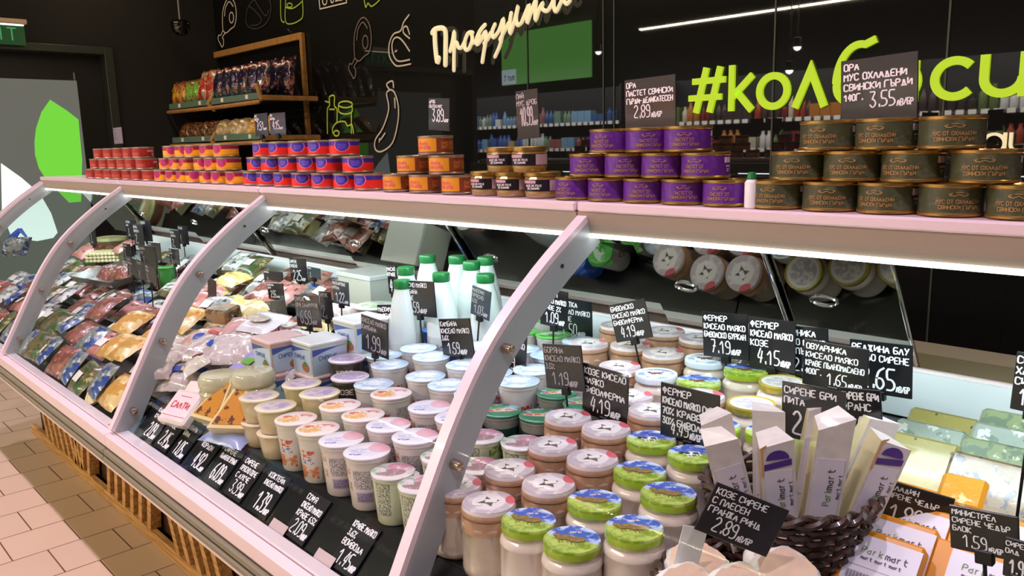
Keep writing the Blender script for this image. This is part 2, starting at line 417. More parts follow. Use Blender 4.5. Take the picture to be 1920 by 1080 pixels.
# lit leaf poster by the door
def onwallX(px, py, X): q = onX(px, py, X); return (q.y, q.z)
pg = thing('leaf_poster', 'tall grey lit poster with a green leaf and a white leaf by the door', 'poster', (XL-.06, 1.4, .2))
pf = lambda u, v, d: Vector((d+.06, u-1.4, v-.2))
link('backing', MB().extrude([(.6, .25), (1.775, .25), (1.775, 1.955), (.6, 1.955)], -.03, 0, pf).mesh('backing', EM('poster_grey', (104, 104, 96), .95), 0), pg)
gl = [(94, 187), (78, 210), (68, 240), (65, 265), (66, 290), (73, 315), (85, 334), (130, 380), (152, 378), (154, 300), (147, 224), (125, 207)]
link('green_leaf', MB().extrude([onwallX(a, b, XL+.005) for a, b in gl], .001, .006, pf).mesh('green_leaf', EM('poster_green', (122, 226, 66), .9), 0), pg)
wf = [(2, 306), (40, 333), (62, 352), (80, 372), (96, 400), (108, 436), (100, 446), (70, 452), (35, 448), (20, 440), (4, 400)]
link('white_leaf', MB().extrude([onwallX(a, b, XL+.005) for a, b in wf], .001, .006, pf).mesh('white_leaf', EM('poster_white', (238, 250, 244), 1.15), 0), pg)
# exit sign
eg = thing('exit_sign', 'small green glass exit sign under a pale bracket above the door', 'sign', (XL+.05, 1.38, 2.25))
link('bracket', MB().box(-.04, .05, -.22, .11, .045, .075, c=.004).mesh('bracket', P('bracket_plastic', (190, 160, 135), .5)), eg)
link('lamp_strip', MB().box(-.01, .02, -.2, .095, .037, .046).mesh('lamp_strip', EM('exit_lamp', (225, 255, 225), 2.2)), eg)
link('sign_plate', MB().box(-.004, .004, -.21, .10, -.085, .04).mesh('sign_plate', EM('exit_green', (8, 62, 26), .9)), eg)
mb = MB(); fit_text(mb, 'EXIT', -.07, -.055, .075, .24, .009, lambda u, v: Vector((.006, u, v))); link('lettering', mb.mesh('lettering', EM('exit_letters', (70, 150, 90), .9), 0), eg)
# dome camera on a rod
dg = thing('dome_camera', 'black dome camera hanging on a thin rod near the corner', 'camera', onY(338, 48, 2.4))
link('dome', MB().lathe([(.001, -.07), (.03, -.064), (.055, -.04), (.066, -.005), (.066, .02), (.05, .035), (.012, .04)], 24).mesh('dome', P('smoked_dome', (10, 10, 11), .08, 0, .7)), dg)
link('rod', MB().lathe([(.006, .04), (.006, ZC-dg.location.z)], 10).mesh('rod', P('grey_rod', (120, 112, 104), .5)), dg)

# ------------------------------------------------------------------ lettering and line drawings on the back wall
def wallpts(pts, Y=YW-.012): return [onY(a, b, Y) for a, b in pts]
sm = P('lime_letters', (186, 220, 40), .5)
n = NT('lime_sign'); n.prin(lin((170, 205, 36)), .5); n.b.inputs['Emission Color'].default_value = lin((186, 222, 40)); n.b.inputs['Emission Strength'].default_value = .55; limem = n.m
n = NT('cream_sign'); n.prin(lin((235, 222, 178)), .5); n.b.inputs['Emission Color'].default_value = lin((250, 232, 190)); n.b.inputs['Emission Strength'].default_value = .50; creamm = n.m
def LX(px, py=170): return onY(px, py, YW).x
zb, xh = 1.557, .130
def arc(cx, cz, rx, rz, a0, a1, k=28): return [(cx+rx*math.cos(math.radians(a0+(a1-a0)*i/k)), cz+rz*math.sin(math.radians(a0+(a1-a0)*i/k))) for i in range(k+1)]
def solid(pls, wd, d, name, mat, parent, Y=YW):
    """flat letter strokes as solid bars d deep, butt ends"""
    mb = MB()
    for pl in pls:
        P_ = [p for i, p in enumerate(pl) if i == 0 or math.hypot(p[0]-pl[i-1][0], p[1]-pl[i-1][1]) > 1e-5]; m_ = len(P_)
        shut = m_ > 3 and math.hypot(P_[0][0]-P_[-1][0], P_[0][1]-P_[-1][1]) < 1e-4
        if shut: P_ = P_[:-1]; m_ -= 1
        L_, R_ = [], []
        for i, p in enumerate(P_):
            a = P_[i-1] if (i or shut) else p; c = P_[(i+1) % m_] if (i < m_-1 or shut) else p
            t0 = Vector((p[0]-a[0], p[1]-a[1])); t1 = Vector((c[0]-p[0], c[1]-p[1]))
            t0 = t0.normalized() if t0.length > 1e-6 else t1.normalized(); t1 = t1.normalized() if t1.length > 1e-6 else t0
            t = (t0+t1).normalized(); k_ = wd/2/max(.35, t.dot(t1)); L_.append((p[0]-t.y*k_, p[1]+t.x*k_)); R_.append((p[0]+t.y*k_, p[1]-t.x*k_))
        vs = [Vector((u, Y-.001-dd, v)) for side in (L_, R_) for dd in (0, d) for u, v in side]; fs = []
        for i in range(m_ if shut else m_-1):
            j = (i+1) % m_
            fs += [(m_+i, m_+j, 3*m_+j, 3*m_+i), (i, 2*m_+i, 2*m_+j, j), (i, j, m_+j, m_+i), (2*m_+i, 3*m_+i, 3*m_+j, 2*m_+j)]
        if not shut: fs += [(0, m_, 3*m_, 2*m_), (m_-1, 3*m_-1, 4*m_-1, 2*m_-1)]
        mb.add(vs, fs)
    return link(name, mb.mesh(name, mat, 0), parent)
ls = thing('wall_lettering', 'large lime green hashtag lettering on the glossy black wall', 'lettering', (0, 0, 0))
x0, x1 = LX(1296), LX(1360); h = .172
solid([[(x0+.030, zb), (x0+.075, zb+h)], [(x0+.092, zb), (x0+.137, zb+h)]], .026, .012, 'hash_mark', limem, ls); solid([[(x0-.004, zb+.058), (x0+.145, zb+.058)], [(x0+.012, zb+.122), (x0+.160, zb+.122)]], .024, .0125, 'hash_bar', limem, ls)
xk = LX(1374)
solid([[(xk, zb), (xk, zb+h)]], .024, .012, 'letter', limem, ls); solid([[(xk+.004, zb+.052), (xk+.088, zb+xh)], [(xk+.022, zb+.072), (xk+.088, zb)]], .026, .0125, 'letter', limem, ls)
ro = xh/2-.010
solid([arc(LX(1452), zb+xh/2, ro*1.0, ro, 0, 360)], .026, .012, 'letter', limem, ls)
solid([[(LX(1488)+.012, zb), (LX(1521), zb+xh), (LX(1555)-.012, zb)]], .026, .012, 'letter', limem, ls)
xb = LX(1600); solid([arc(xb, zb+xh/2, ro, ro, 0, 360)], .026, .012, 'letter', limem, ls); solid([arc(xb+.02, zb+.075, .078, .125, 180, 78, 16)+[(xb+.072, zb+.212)]], .024, .0125, 'letter', limem, ls)
xa = LX(1688); solid([arc(xa, zb+xh/2, ro, ro, 0, 360)], .026, .012, 'letter', limem, ls); solid([[(LX(1716), zb), (LX(1716), zb+xh)]], .024, .0125, 'letter', limem, ls)
solid([arc(LX(1790), zb+xh/2, ro*1.06, ro, 42, 318)], .026, .012, 'letter', limem, ls)
xu = LX(1845); solid([[(xu, zb+xh), (xu, zb+.06)]+arc(xu+.052, zb+.058, .052, .046, 180, 360, 14)], .026, .012, 'letter', limem, ls); solid([[(xu+.106, zb+xh), (xu+.106, zb)]], .024, .0125, 'letter', limem, ls)
l2 = thing('small_wall_lettering', 'small cream lettering under the lime green wall lettering', 'lettering', (0, 0, 0))
def WX(px): return onY(px, 270, YW).x
zc, r2 = 1.388, .030
solid([[(WX(1720), zc), (WX(1720), zc+.09)], [(WX(1720)-.02, zc+.062), (WX(1720)+.024, zc+.062)]], .009, .010, 'letter', creamm, l2)
solid([arc(WX(1864), zc+r2, r2, r2, 0, 360)], .009, .010, 'letter', creamm, l2); solid([[(WX(1864)+r2, zc), (WX(1864)+r2, zc+.064)]], .009, .0105, 'letter', creamm, l2)
xq = WX(1896); solid([[(xq, zc+.064), (xq, zc+.028)]+arc(xq+.026, zc+.028, .026, .024, 180, 360, 12)], .009, .010, 'letter', creamm, l2); solid([[(xq+.053, zc+.064), (xq+.053, zc)]], .009, .0105, 'letter', creamm, l2)
solid([[(WX(1905), 1.27), (WX(1905)+.05, 1.27)], [(WX(1905)+.05, 1.27), (WX(1905)+.03, 1.22)]], .009, .010, 'letter', creamm, l2)
# script sign
def cr(p): return (780+p[0]/5.4, p[1]/5.4)
def crom(pts, k=5):
    out = []
    for i in range(len(pts)-1):
        p0, p1, p2, p3 = pts[max(0, i-1)], pts[i], pts[i+1], pts[min(len(pts)-1, i+2)]
        for j in range(k):
            t = j/k
            out.append(tuple(.5*((2*p1[a])+(-p0[a]+p2[a])*t+(2*p0[a]-5*p1[a]+4*p2[a]-p3[a])*t*t+(-p0[a]+3*p1[a]-3*p2[a]+p3[a])*t**3) for a in (0, 1)))
    return out+[pts[-1]]
SC = [('letter', 27, [[(165, 335), (195, 295), (270, 285), (300, 330), (300, 480), (298, 660)], [(190, 300), (195, 460), (215, 630), (232, 585)]]),
      ('letter', 21, [[(345, 520), (370, 420), (388, 320), (390, 420), (385, 560), (384, 715)], [(388, 470), (412, 430), (430, 480), (462, 480), (490, 430)]]),
      ('letter', 21, [[(575, 330), (530, 335), (495, 420), (500, 500), (540, 490), (570, 400), (560, 330)], [(560, 440), (600, 420), (640, 350)]]),
      ('letter', 21, [[(700, 250), (650, 310), (612, 400), (620, 450), (660, 400), (705, 320), (705, 420), (685, 540), (672, 630)], [(690, 440), (730, 390), (760, 330)]]),
      ('letter', 20, [[(800, 245), (772, 320), (785, 380), (840, 310), (885, 190), (878, 330), (850, 460), (800, 575)], [(850, 400), (900, 310), (940, 230)]]),
      ('letter', 20, [[(965, 130), (950, 230), (955, 340), (1000, 200), (1035, 60), (1015, 180), (1030, 255), (1070, 230)]]),
      ('letter', 20, [[(1070, 230), (1110, 130), (1145, 50), (1130, 150), (1128, 232), (1170, 110), (1215, 0), (1208, 100), (1212, 205), (1250, 90), (1285, 30), (1275, 85), (1330, 110), (1380, 30), (1400, -40)]]),
      ('letter', 20, [[(1400, -40), (1395, 60), (1420, 115), (1470, 20), (1500, -50), (1500, 10), (1530, 38), (1560, 5)]])]
sg = thing('script_sign', 'raised cream handwritten style sign on the black wall', 'sign', (0, 0, 0))
for nm, r, pls in SC:
    mb = MB()
    for pl in pls: mb.tube([onY(*cr(p), YW-.035) for p in crom(pl, 4)], r/5.4*4.15/FPX, 8, flat=.8)
    link(nm, mb.mesh(nm, creamm), sg)
# drawings
icw = P('white_line_paint', (215, 205, 190), .6); icd = P('dim_line_paint', (60, 52, 50), .6); icg = P('green_line_paint', (160, 190, 62), .6); ict = P('grey_line_paint', (110, 92, 86), .6)
def drawing(name, label, mat, pls, r=1.7, Y=YW-.006):
    mb = MB()
    for pl in pls: mb.tube([onY(p[0], p[1], Y) for p in (crom(pl, 4) if len(pl) > 2 else pl)], r*abs(4.9*Y/2.8)/FPX*.82, 6, flat=.5)
    o = link(name, mb.mesh(name, mat)); tag(o, label, 'wall drawing', 'line drawings on the black wall'); return o
def ell(cx, cy, rx, ry, a0=0, a1=360, k=12): return [(cx+rx*math.cos(math.radians(a0+(a1-a0)*i/k)), cy+ry*math.sin(math.radians(a0+(a1-a0)*i/k))) for i in range(k+1)]
def drum(ox, oy, s=1.0):
    f = lambda L: [(ox+a*s, oy+b*s) for a, b in L]
    return [f([(18, 57), (17, 40), (18, 20), (24, 2), (32, -4), (40, 6), (43, 28), (40, 48), (33, 54), (24, 62), (18, 57)]), f([(21, 30), (23, 14), (30, 3), (37, 12)]), f(ell(34, 33, 4, 10)),
            f([(18, 57), (14, 66), (10, 66), (9, 74), (13, 82), (16, 88), (19, 84), (19, 74), (17, 70), (22, 62)])]
drawing('drumstick_drawing', 'white line drawing of a drumstick at the upper left of the wall', icw, drum(400, 0), 1.6)
drawing('drumstick_drawing', 'dim line drawing of a drumstick above the reflected snack shelf', ict, drum(643, 38, 1.24), 1.8)
drawing('meat_drawing', 'faint line drawing of a meat cut between drumstick and cheese jar', icd, [[(461, 40), (465, 15), (480, -2), (505, 0), (507, 25), (498, 45), (480, 54), (466, 50), (461, 40)], [(468, 12), (478, 20), (490, 36), (484, 46), (470, 48)], [(478, 0), (486, 14), (498, 30), (504, 20)]], 1.5)
drawing('cheese_jar_drawing', 'green line drawing of a cheese glass above the wall shelf', icg, [[(526, -4), (527, 35), (533, 42)], [(536, -4), (535, 38), (545, 45), (562, 38), (568, 28), (567, -4)], [(536, 14), (548, 16), (560, 9), (567, 2)], ell(543, 10, 5, 4)], 1.7)
drawing('scale_drawing', 'white line drawing of a shop scale at the top edge of the wall', icw, [[(598, -6), (600, 17)], [(600, 17), (650, 5)], [(650, 5), (649, -6)], ell(609, 2, 4, 7), ell(623, 0, 2.5, 5), [(629, 2), (634, 1)], [(636, 1), (643, -1)]], 1.7)
drawing('leaf_drawing', 'green line drawing of a leaf tip at the top edge of the wall', icg, [[(682, -6), (686, 14), (690, 6), (697, 12), (710, 2), (714, -6)]], 1.7)
drawing('chicken_drawing', 'white line drawing of a roast chicken cut off at the panel joint', icw, [[(767, 28), (757, 42), (751, 58), (738, 64), (730, 82), (730, 104), (738, 119), (747, 124), (770, 120)], [(768, 112), (748, 115), (739, 106), (735, 88), (738, 74), (746, 70), (756, 78), (768, 96)], [(768, 72), (757, 62), (757, 52), (763, 50), (768, 64)], [(741, 97), (744, 95)]], 1.9)
drawing('sausage_drawing', 'white line drawing of a long curved sausage beside the green bottles', icw, [[(731, 169), (725, 158), (736, 152), (738, 164)], [(731, 169), (725, 176), (729, 205), (718, 240), (704, 262), (704, 280), (716, 284), (736, 268), (746, 230), (747, 200), (741, 176), (735, 169), (731, 169)], [(740, 184), (741, 202)], [(722, 250), (714, 262)], [(712, 260), (711, 266)]], 2.1)
drawing('bottle_drawing', 'lime green line drawing of bottles with a cheese above the red blue tins', P('lime_line_paint', (182, 214, 70), .6), [[(614, 250), (614, 206), (618, 198), (618, 182), (627, 180), (627, 198), (632, 206), (632, 230)], [(610, 190), (618, 192)], [(618, 205), (627, 205)], ell(648, 196, 13, 6), [(635, 198), (636, 210), (648, 214), (660, 210), (660, 198)], [(659, 212), (659, 250)], [(624, 250), (624, 240), (632, 230), (646, 228), (652, 236), (660, 234), (663, 250)], ell(631, 250, 5, 5)], 2.1)

# ------------------------------------------------------------------ wall shelf with snack bags
pine = P('oak_batten', (176, 126, 66), .5, var=.25, vs=30)
ws = thing('wall_shelf', 'two tier wall shelf with oak edges and dark brackets', 'shelf', (-5.6, YW, 1.5))
O = Vector((-5.6, YW, 1.5))
def wpart(name, mb, mat):
    mb.v = [tuple(Vector(v)-O) for v in mb.v]; return link(name, mb.mesh(name, mat), ws)
wpart('top_rail', MB().box(-6.52, -4.87, YW-.03, YW-.002, 2.16, 2.205, c=.003), pine)
wpart('post', MB().box(-4.885, -4.855, YW-.032, YW-.002, 1.45, 2.2, c=.003), pine)
wpart('post', MB().box(-6.53, -6.50 if XL < -6.53 else -6.15, YW-.032, YW-.002, 1.45, 2.2), pine) if XL < -6.53 else None
SHZ = [(1.79, 'upper'), (1.545, 'lower')]
for z, nm in SHZ:
    wpart('board', MB().box(-6.18, -4.70, YW-.40, YW-.03, z-.02, z, c=.003), P('shelf_board', (52, 50, 46), .6))
    wpart('price_channel', MB().box(-6.18, -4.72, YW-.415, YW-.402, z-.025, z+.015), P('price_channel', (96, 120, 104), .3))
    wpart('front_batten', MB().tube([(-6.17, YW-.43, z-.045), (-5.4, YW-.435, z-.05), (-4.72, YW-.43, z-.045)], .013, 8), pine)
    mb = MB(); mb.box(-4.72, -4.69, YW-.43, YW-.03, z-.035, z-.005, c=.004); mb.tube([(-4.705, YW-.42, z-.03), (-4.705, YW-.43, z+.015), (-4.705, YW-.445, z+.055)], .014, 8); wpart('side_batten', mb, pine)
    mb = MB(); mb.tube([(-5.45, YW-.40, z+.03), (-5.46, YW-.43, z-.02), (-5.44, YW-.40, z-.06)], .014, 8); wpart('bracket', mb, pine)
    for k in range(4): wpart('label_card', MB().box(-6.0+k*.36, -5.965+k*.36, YW-.419, YW-.416, z-.018, z+.008), white)

# ================================================================== THE COUNTER (four refrigerated units)
K = .9
PROF = [(1.38, 1.289), (1.228, 1.184), (1.082, 1.057), (.977, .921), (.881, .752), (.81, .619), (.770, .548)]
PROF = [(y*K, 1.45-(1.45-z)*K) for y, z in PROF]
PROF = crom(PROF, 4)
def offs(pr, d):
    out = []
    for i, (y, z) in enumerate(pr):
        a, b = pr[max(0, i-1)], pr[min(len(pr)-1, i+1)]; ty, tz = b[0]-a[0], b[1]-a[1]; L = math.hypot(ty, tz)
        out.append((y - tz/L*d, z + ty/L*d))
    return out
IN = lambda d: offs(PROF, d)
if IN(.05)[10][0] < PROF[10][0]: IN = lambda d: offs(PROF, -d)
def sheet(mb, x0, x1, d0, d1, mi=0, pr=None):
    a, b = (IN(d0), IN(d1)); m = len(a)
    vs = [(x, y, z) for x in (x0, x1) for pr_ in (a, b) for (y, z) in pr_]
    ix = lambda i, j, k: i*2*m+j*m+k
    fs = []
    for k in range(m-1):
        fs += [(ix(0, 0, k), ix(1, 0, k), ix(1, 0, k+1), ix(0, 0, k+1)), (ix(0, 1, k), ix(0, 1, k+1), ix(1, 1, k+1), ix(1, 1, k)),
               (ix(0, 0, k), ix(0, 0, k+1), ix(0, 1, k+1), ix(0, 1, k)), (ix(1, 0, k), ix(1, 1, k), ix(1, 1, k+1), ix(1, 0, k+1))]
    fs += [(ix(0, 0, 0), ix(0, 1, 0), ix(1, 1, 0), ix(1, 0, 0)), (ix(0, 0, m-1), ix(1, 0, m-1), ix(1, 1, m-1), ix(0, 1, m-1))]
    return mb.add(vs, fs, mi)
def doorY(z): return 1.45+(1.213-z)/DSL
UN = [(-1.102, .33, 'nearest'), (-2.506, -1.102, 'second'), (-3.883, -2.506, 'third'), (-5.19, -3.883, 'farthest')]
UL = ['nearest white framed glass deli counter holding jars and pots', 'deli counter behind the second curved arm with yogurt and white cheese',
      'deli counter behind the third curved arm full of packed meats', 'far end deli counter beside the door poster']
rail_w = P('rail_aluminium', (230, 214, 220), .35, .1, .5, .2)
groove = P('groove_dark', (60, 48, 50), .6)
face = P('front_panel', (118, 106, 88), .5)
bump_g = P('bumper_rubber', (122, 118, 98), .5)
gap = .0025; FQ = .82/.9; DSL = 1.43
for ui, (xa, xb, nm) in enumerate(UN):
    u = thing('display_counter', UL[ui], 'deli counter', ((xa+xb)/2*FQ, 1.1, 0), group='row of deli counters')
    O = Vector(u.location)
    def part(name, mb, mat, parent=None, sm_=35):
        mb.v = [tuple(Vector(v)-O) for v in mb.v]; return link(name, mb.mesh(name, mat, sm_), parent or u)
    A, B = xa+gap, xb-gap
    def fpart(name, mb, mat, parent=None, sm_=35):      # parts of the front frame
        mb.v = [tuple(CAM+(Vector(v)-CAM)*FQ) for v in mb.v]; return part(name, mb, mat, parent, sm_)
    DA, DB = A*FQ, B*FQ
    part('body', MB().box(DA, DB, .66, 1.64, .58, .66), alu_dk)
    part('rear_panel', MB().box(DA, DB, 1.60, 1.66, .08, .92), alu_dk)
    fpart('front_rail', MB().box(A, B, .681, .709, .582, .622, c=.003).box(A, B, .7105, .744, .582, .625, c=.003), [rail_w])
    fpart('rail_groove', MB().box(A, B, .7085, .711, .60, .618), groove)
    fpart('front_panel', MB().box(A, B, .683, .72, .545, .585), face)
    bp = MB().box(A, B, .672, .684, .560, .578, c=.003).box(A, B, .668, .684, .540, .556, c=.003); fpart('bumper', bp, [bump_g])
    fpart('lower_trim', MB().box(A, B, .672, .70, .528, .539, c=.002), rail_w)
    part('riser', MB().add([(DA, .680, .680), (DB, .680, .680), (DB, .7645, .7648), (DA, .7645, .7648), (DA, .690, .668), (DB, .690, .668), (DB, .7645, .745), (DA, .7645, .745)], [(0, 1, 2, 3), (7, 6, 5, 4), (3, 2, 6, 7), (0, 3, 7, 4), (1, 5, 6, 2)]), P('black_riser', (20, 20, 22), .25, 0, .5, .3))
    # stepped black deck
    mb = MB(); y = DY0
    while y < 1.555:
        mb.box(DA, DB, y, min(y+STEP, 1.56), deck(y+.001)-.02, deck(y+.001)); y += STEP
    part('deck', mb, deckm)
    part('back_ledge', MB().box(DA, DB, 1.561, 1.575, .915, 1.006), P('white_back_panel', (240, 246, 250), .3, .0, .5, .2))
    part('door_track', MB().box(DA, DB, 1.575, 1.665, .962, .985).box(DA, DB, 1.575, 1.588, .985, 1.010, c=.002), rail_w)
    part('worktop', MB().box(DA, DB, 1.665, 1.90, .93, .986, c=.003), P('worktop_steel', (150, 138, 118), .4, .3))
    # canopy
    fpart('shelf_top', MB().box(A, B, 1.233, 1.56, 1.311, 1.3315, c=.004), pinkmetal)
    fpart('fascia', MB().add([(A, 1.236, 1.311), (B, 1.236, 1.311), (B, 1.250, 1.266), (A, 1.250, 1.266), (A, 1.27, 1.311), (B, 1.27, 1.311), (B, 1.27, 1.266), (A, 1.27, 1.266)], [(0, 3, 2, 1), (4, 5, 6, 7), (0, 1, 5, 4), (3, 7, 6, 2), (0, 4, 7, 3), (1, 2, 6, 5)]), P('fascia_shaded', (168, 152, 138), .5, 0, .4))  # same metal as the shelf, with the shade on its front put into the colour
    fpart('light_strip', MB().box(A+.02, B-.02, 1.247, 1.27, 1.257, 1.2655, c=.002), whitelight)
    part('canopy_back', MB().box(DA, DB, 1.16, 1.40, 1.282, 1.318).box(DA, DB, 1.452, 1.52, 1.262, 1.318, c=.002), P('canopy_inside', (176, 164, 150), .5))
    # arm (aluminium; side faces carry their dimmer, cooler light in the colour), at the left end of every unit
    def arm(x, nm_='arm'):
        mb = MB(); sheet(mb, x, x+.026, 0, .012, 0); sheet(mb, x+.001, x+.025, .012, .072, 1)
        a = fpart(nm_, mb, [rail_w, P('arm_side_shaded', (172, 176, 180), .4, .2)])
        aO = O
        for fr in (.34, .62, .84):
            k = int(fr*(len(PROF)-1)); yy, zz = IN(.036)[k]
            m = Matrix.Translation(Vector((x+.025, yy, zz))-aO) @ Matrix.Rotation(PI/2, 4, 'Y')
            b = MB().lathe([(.010, 0), (.010, .016), (.0085, .021), (.005, .023)], 14, M=m); b.v = [tuple((CAM+(Vector(v)+aO-CAM)*FQ)-aO) for v in b.v]; link('bolt', b.mesh('bolt', boltm), a)
        k = 3; yy, zz = IN(.036)[k]; m = Matrix.Translation(Vector((x+.0255, yy, zz))-aO) @ Matrix.Rotation(PI/2, 4, 'Y')
        b = MB().lathe([(.0045, 0), (.0045, .001)], 10, M=m); b.v = [tuple((CAM+(Vector(v)+aO-CAM)*FQ)-aO) for v in b.v]; link('screw_hole', b.mesh('screw_hole', blackm), a)
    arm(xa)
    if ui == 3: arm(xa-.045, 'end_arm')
    mb = MB(); sheet(mb, xa+.028, xb-.002, .018, .024); fpart('curved_glass', mb, glass)
    if ui == 3:      # glass end panel
        pr = IN(.02); mb = MB(); m = len(pr); poly = [(y, z) for y, z in pr]+[(1.74, .92), (1.74, .96), (1.56, 1.235)]
        mb.extrude(poly, xa-.012, xa-.006, lambda a, b, d: Vector((d, a, b))); fpart('end_glass', mb, glass, None, 0)
    # slatted plinth
    part('plinth_board', MB().box(DA, DB, .932, .960, 0, .045, c=.003), woodm)
    part('plinth_back', MB().box(DA, DB, .985, .995, 0, .58), P('plinth_shadow_board', (70, 46, 28), .7))
    xs = DA+.03; g = 0
    pitch = .092; grp = [(-6, -4.85, .04), (-4.85, -3.93, -.22), (-3.93, -2.88, .14), (-2.88, -1.9, -.24), (-1.9, 2, .16)]
    while xs < DB-.03:
        ti = [q[2] for q in grp if q[0] <= xs < q[1]][0]
        mb = MB().add([(xs-.013+s*1.0+dx, y, z) for s, z in ((-ti/2, .045), (ti/2, .58)) for dx in (0, .036) for y in (.936, .975)], [(0, 1, 3, 2), (4, 6, 7, 5), (0, 4, 5, 1), (2, 3, 7, 6), (0, 2, 6, 4), (1, 5, 7, 3)])
        if abs(ti) > .1 and (xs-.013-abs(ti)/2 < DA or xs+.036+abs(ti)/2 > DB): xs += pitch; continue
        part('slat', mb, woodm, None, 0); xs += pitch
DOORS = [(-.80, -.545, .010, 'rightmost mirror door, ending before the open black gap'), (-1.118, -.788, 0, 'mirror door behind the upright 4.19 tag'), (-1.785, -1.108, .010, 'mirror door crossed by the nearest big arm'), (-2.475, -1.775, 0, 'mirror door above the big white tub'),
         (-3.16, -2.465, .010, 'mirror door right of the second big arm'), (-3.85, -3.15, 0, 'mirror door behind the tag cluster'), (-4.55, -3.84, .010, 'mirror door in the far counter'), (-5.17, -4.54, 0, 'leftmost mirror door')]
NR, UPV = Vector((0, -.8195, -.5731)), Vector((0, -.5731, .8195))
for (da, db, off, lab) in DOORS:
    z0, z1 = .996, 1.250; vs = []
    dt = thing('sliding_door', lab, 'glass door', ((da+db)/2, doorY(z0), z0), group='sliding mirror doors of the counters'); O = Vector(dt.location)
    for x in (da, db):
        for z in (z0, z1):
            for t in (0, .005): vs.append(Vector((x, doorY(z), z))-NR*(off+t)-O)
    d = link('mirror_pane', MB().add(vs, [(0, 2, 3, 1), (4, 5, 7, 6), (0, 4, 6, 2), (1, 3, 7, 5), (0, 1, 5, 4), (2, 6, 7, 3)]).mesh('mirror_pane', mirror, 0), dt)
    p0 = Vector((db-.004, doorY(z0+.008), z0+.008))-NR*(off-.002)-O; p1 = Vector((db-.004, doorY(z1), z1))-NR*(off-.002)-O
    link('edge_strip', MB().tube([p0, p1], .003, 8).mesh('edge_strip', chrome), dt)
    c = Vector((da+.10, doorY(1.125), 1.125))-NR*(off-.002)-O
    link('finger_pull', MB().tube([c+Vector((1, 0, 0))*.027*math.cos(a)+UPV*.013*math.sin(a) for a in [2*PI*i/20 for i in range(21)]], .003, 6).mesh('finger_pull', chrome), dt)
st = link('red_sticker', MB().box(-2.355, -2.323, .652, .672, .6985, .6995).mesh('red_sticker', P('red_sticker', (225, 60, 40), .5))); tag(st, 'small red sticker on the counter rail left of the second arm', 'sticker')

# ================================================================== TINS AND JARS ON THE COUNTER SHELF
SZ = CAMZ-(CAMZ-1.3315)*FQ+.0005; CR_, CH = .0415, .0436; CY = 1.175
def can_kind(key, label_mat, rim, text=None, pen=None, tz=.0110, th=.0048, tops=None, glow=0):
    body = MB().lathe([(CR_*.94, 0), (CR_, .0015), (CR_, .004), (CR_*.965, .0055), (CR_*.965, CH-.006), (CR_, CH-.0045), (CR_, CH-.001), (CR_*.96, CH-.0004), (CR_*.93, CH-.003), (CR_*.5, CH-.003), (.0005, CH-.003)], 32).mesh(key+'_body', rim)
    wrap = MB(); n_ = 40; vs = []
    wrap.lathe([(CR_*.972, .0058), (CR_*.972, CH-.0062)], 40); wrap.f = wrap.f[:-2]; wrap.mi = wrap.mi[:-2]
    k = [('body', body), ('paper_wrap', wrap.mesh(key+'_wrap', label_mat))]
    if text:
        mb = MB(); cyl = lambda u, v: Vector((CR_*.985*math.sin(u/CR_), -CR_*.985*math.cos(u/CR_), v))
        z = tz + th*1.5*(len(text)-1)
        for i, t in enumerate(text): fit_text(mb, t, 0, z, th, .062, th*.2, cyl, 'c', 0, .9); z -= th*1.55
        if tops:
            for pl in tops: ribbon(mb, [pl], .0011, cyl)
        k.append(('lettering', mb.mesh(key+'_lettering', pen, 0)))
    return k
gold_ink = P('gold_ink', (164, 126, 76), .4, .2)
scroll = [[(-.012, .0305), (-.006, .0275), (0, .0300), (.006, .0275), (.012, .0305)], [(-.009, .0278), (-.012, .0300), (-.008, .0318)], [(.009, .0278), (.012, .0300), (.008, .0318)], [(-.004, .0325), (.004, .0325)]]
whiteblk = lambda c: [(c, .42, .47, .026, .035), (c, .48, .53, .026, .035), (c, .54, .58, .026, .035), (c, .45, .56, .0195, .0215), (c, .47, .60, .011, .017, 900)]
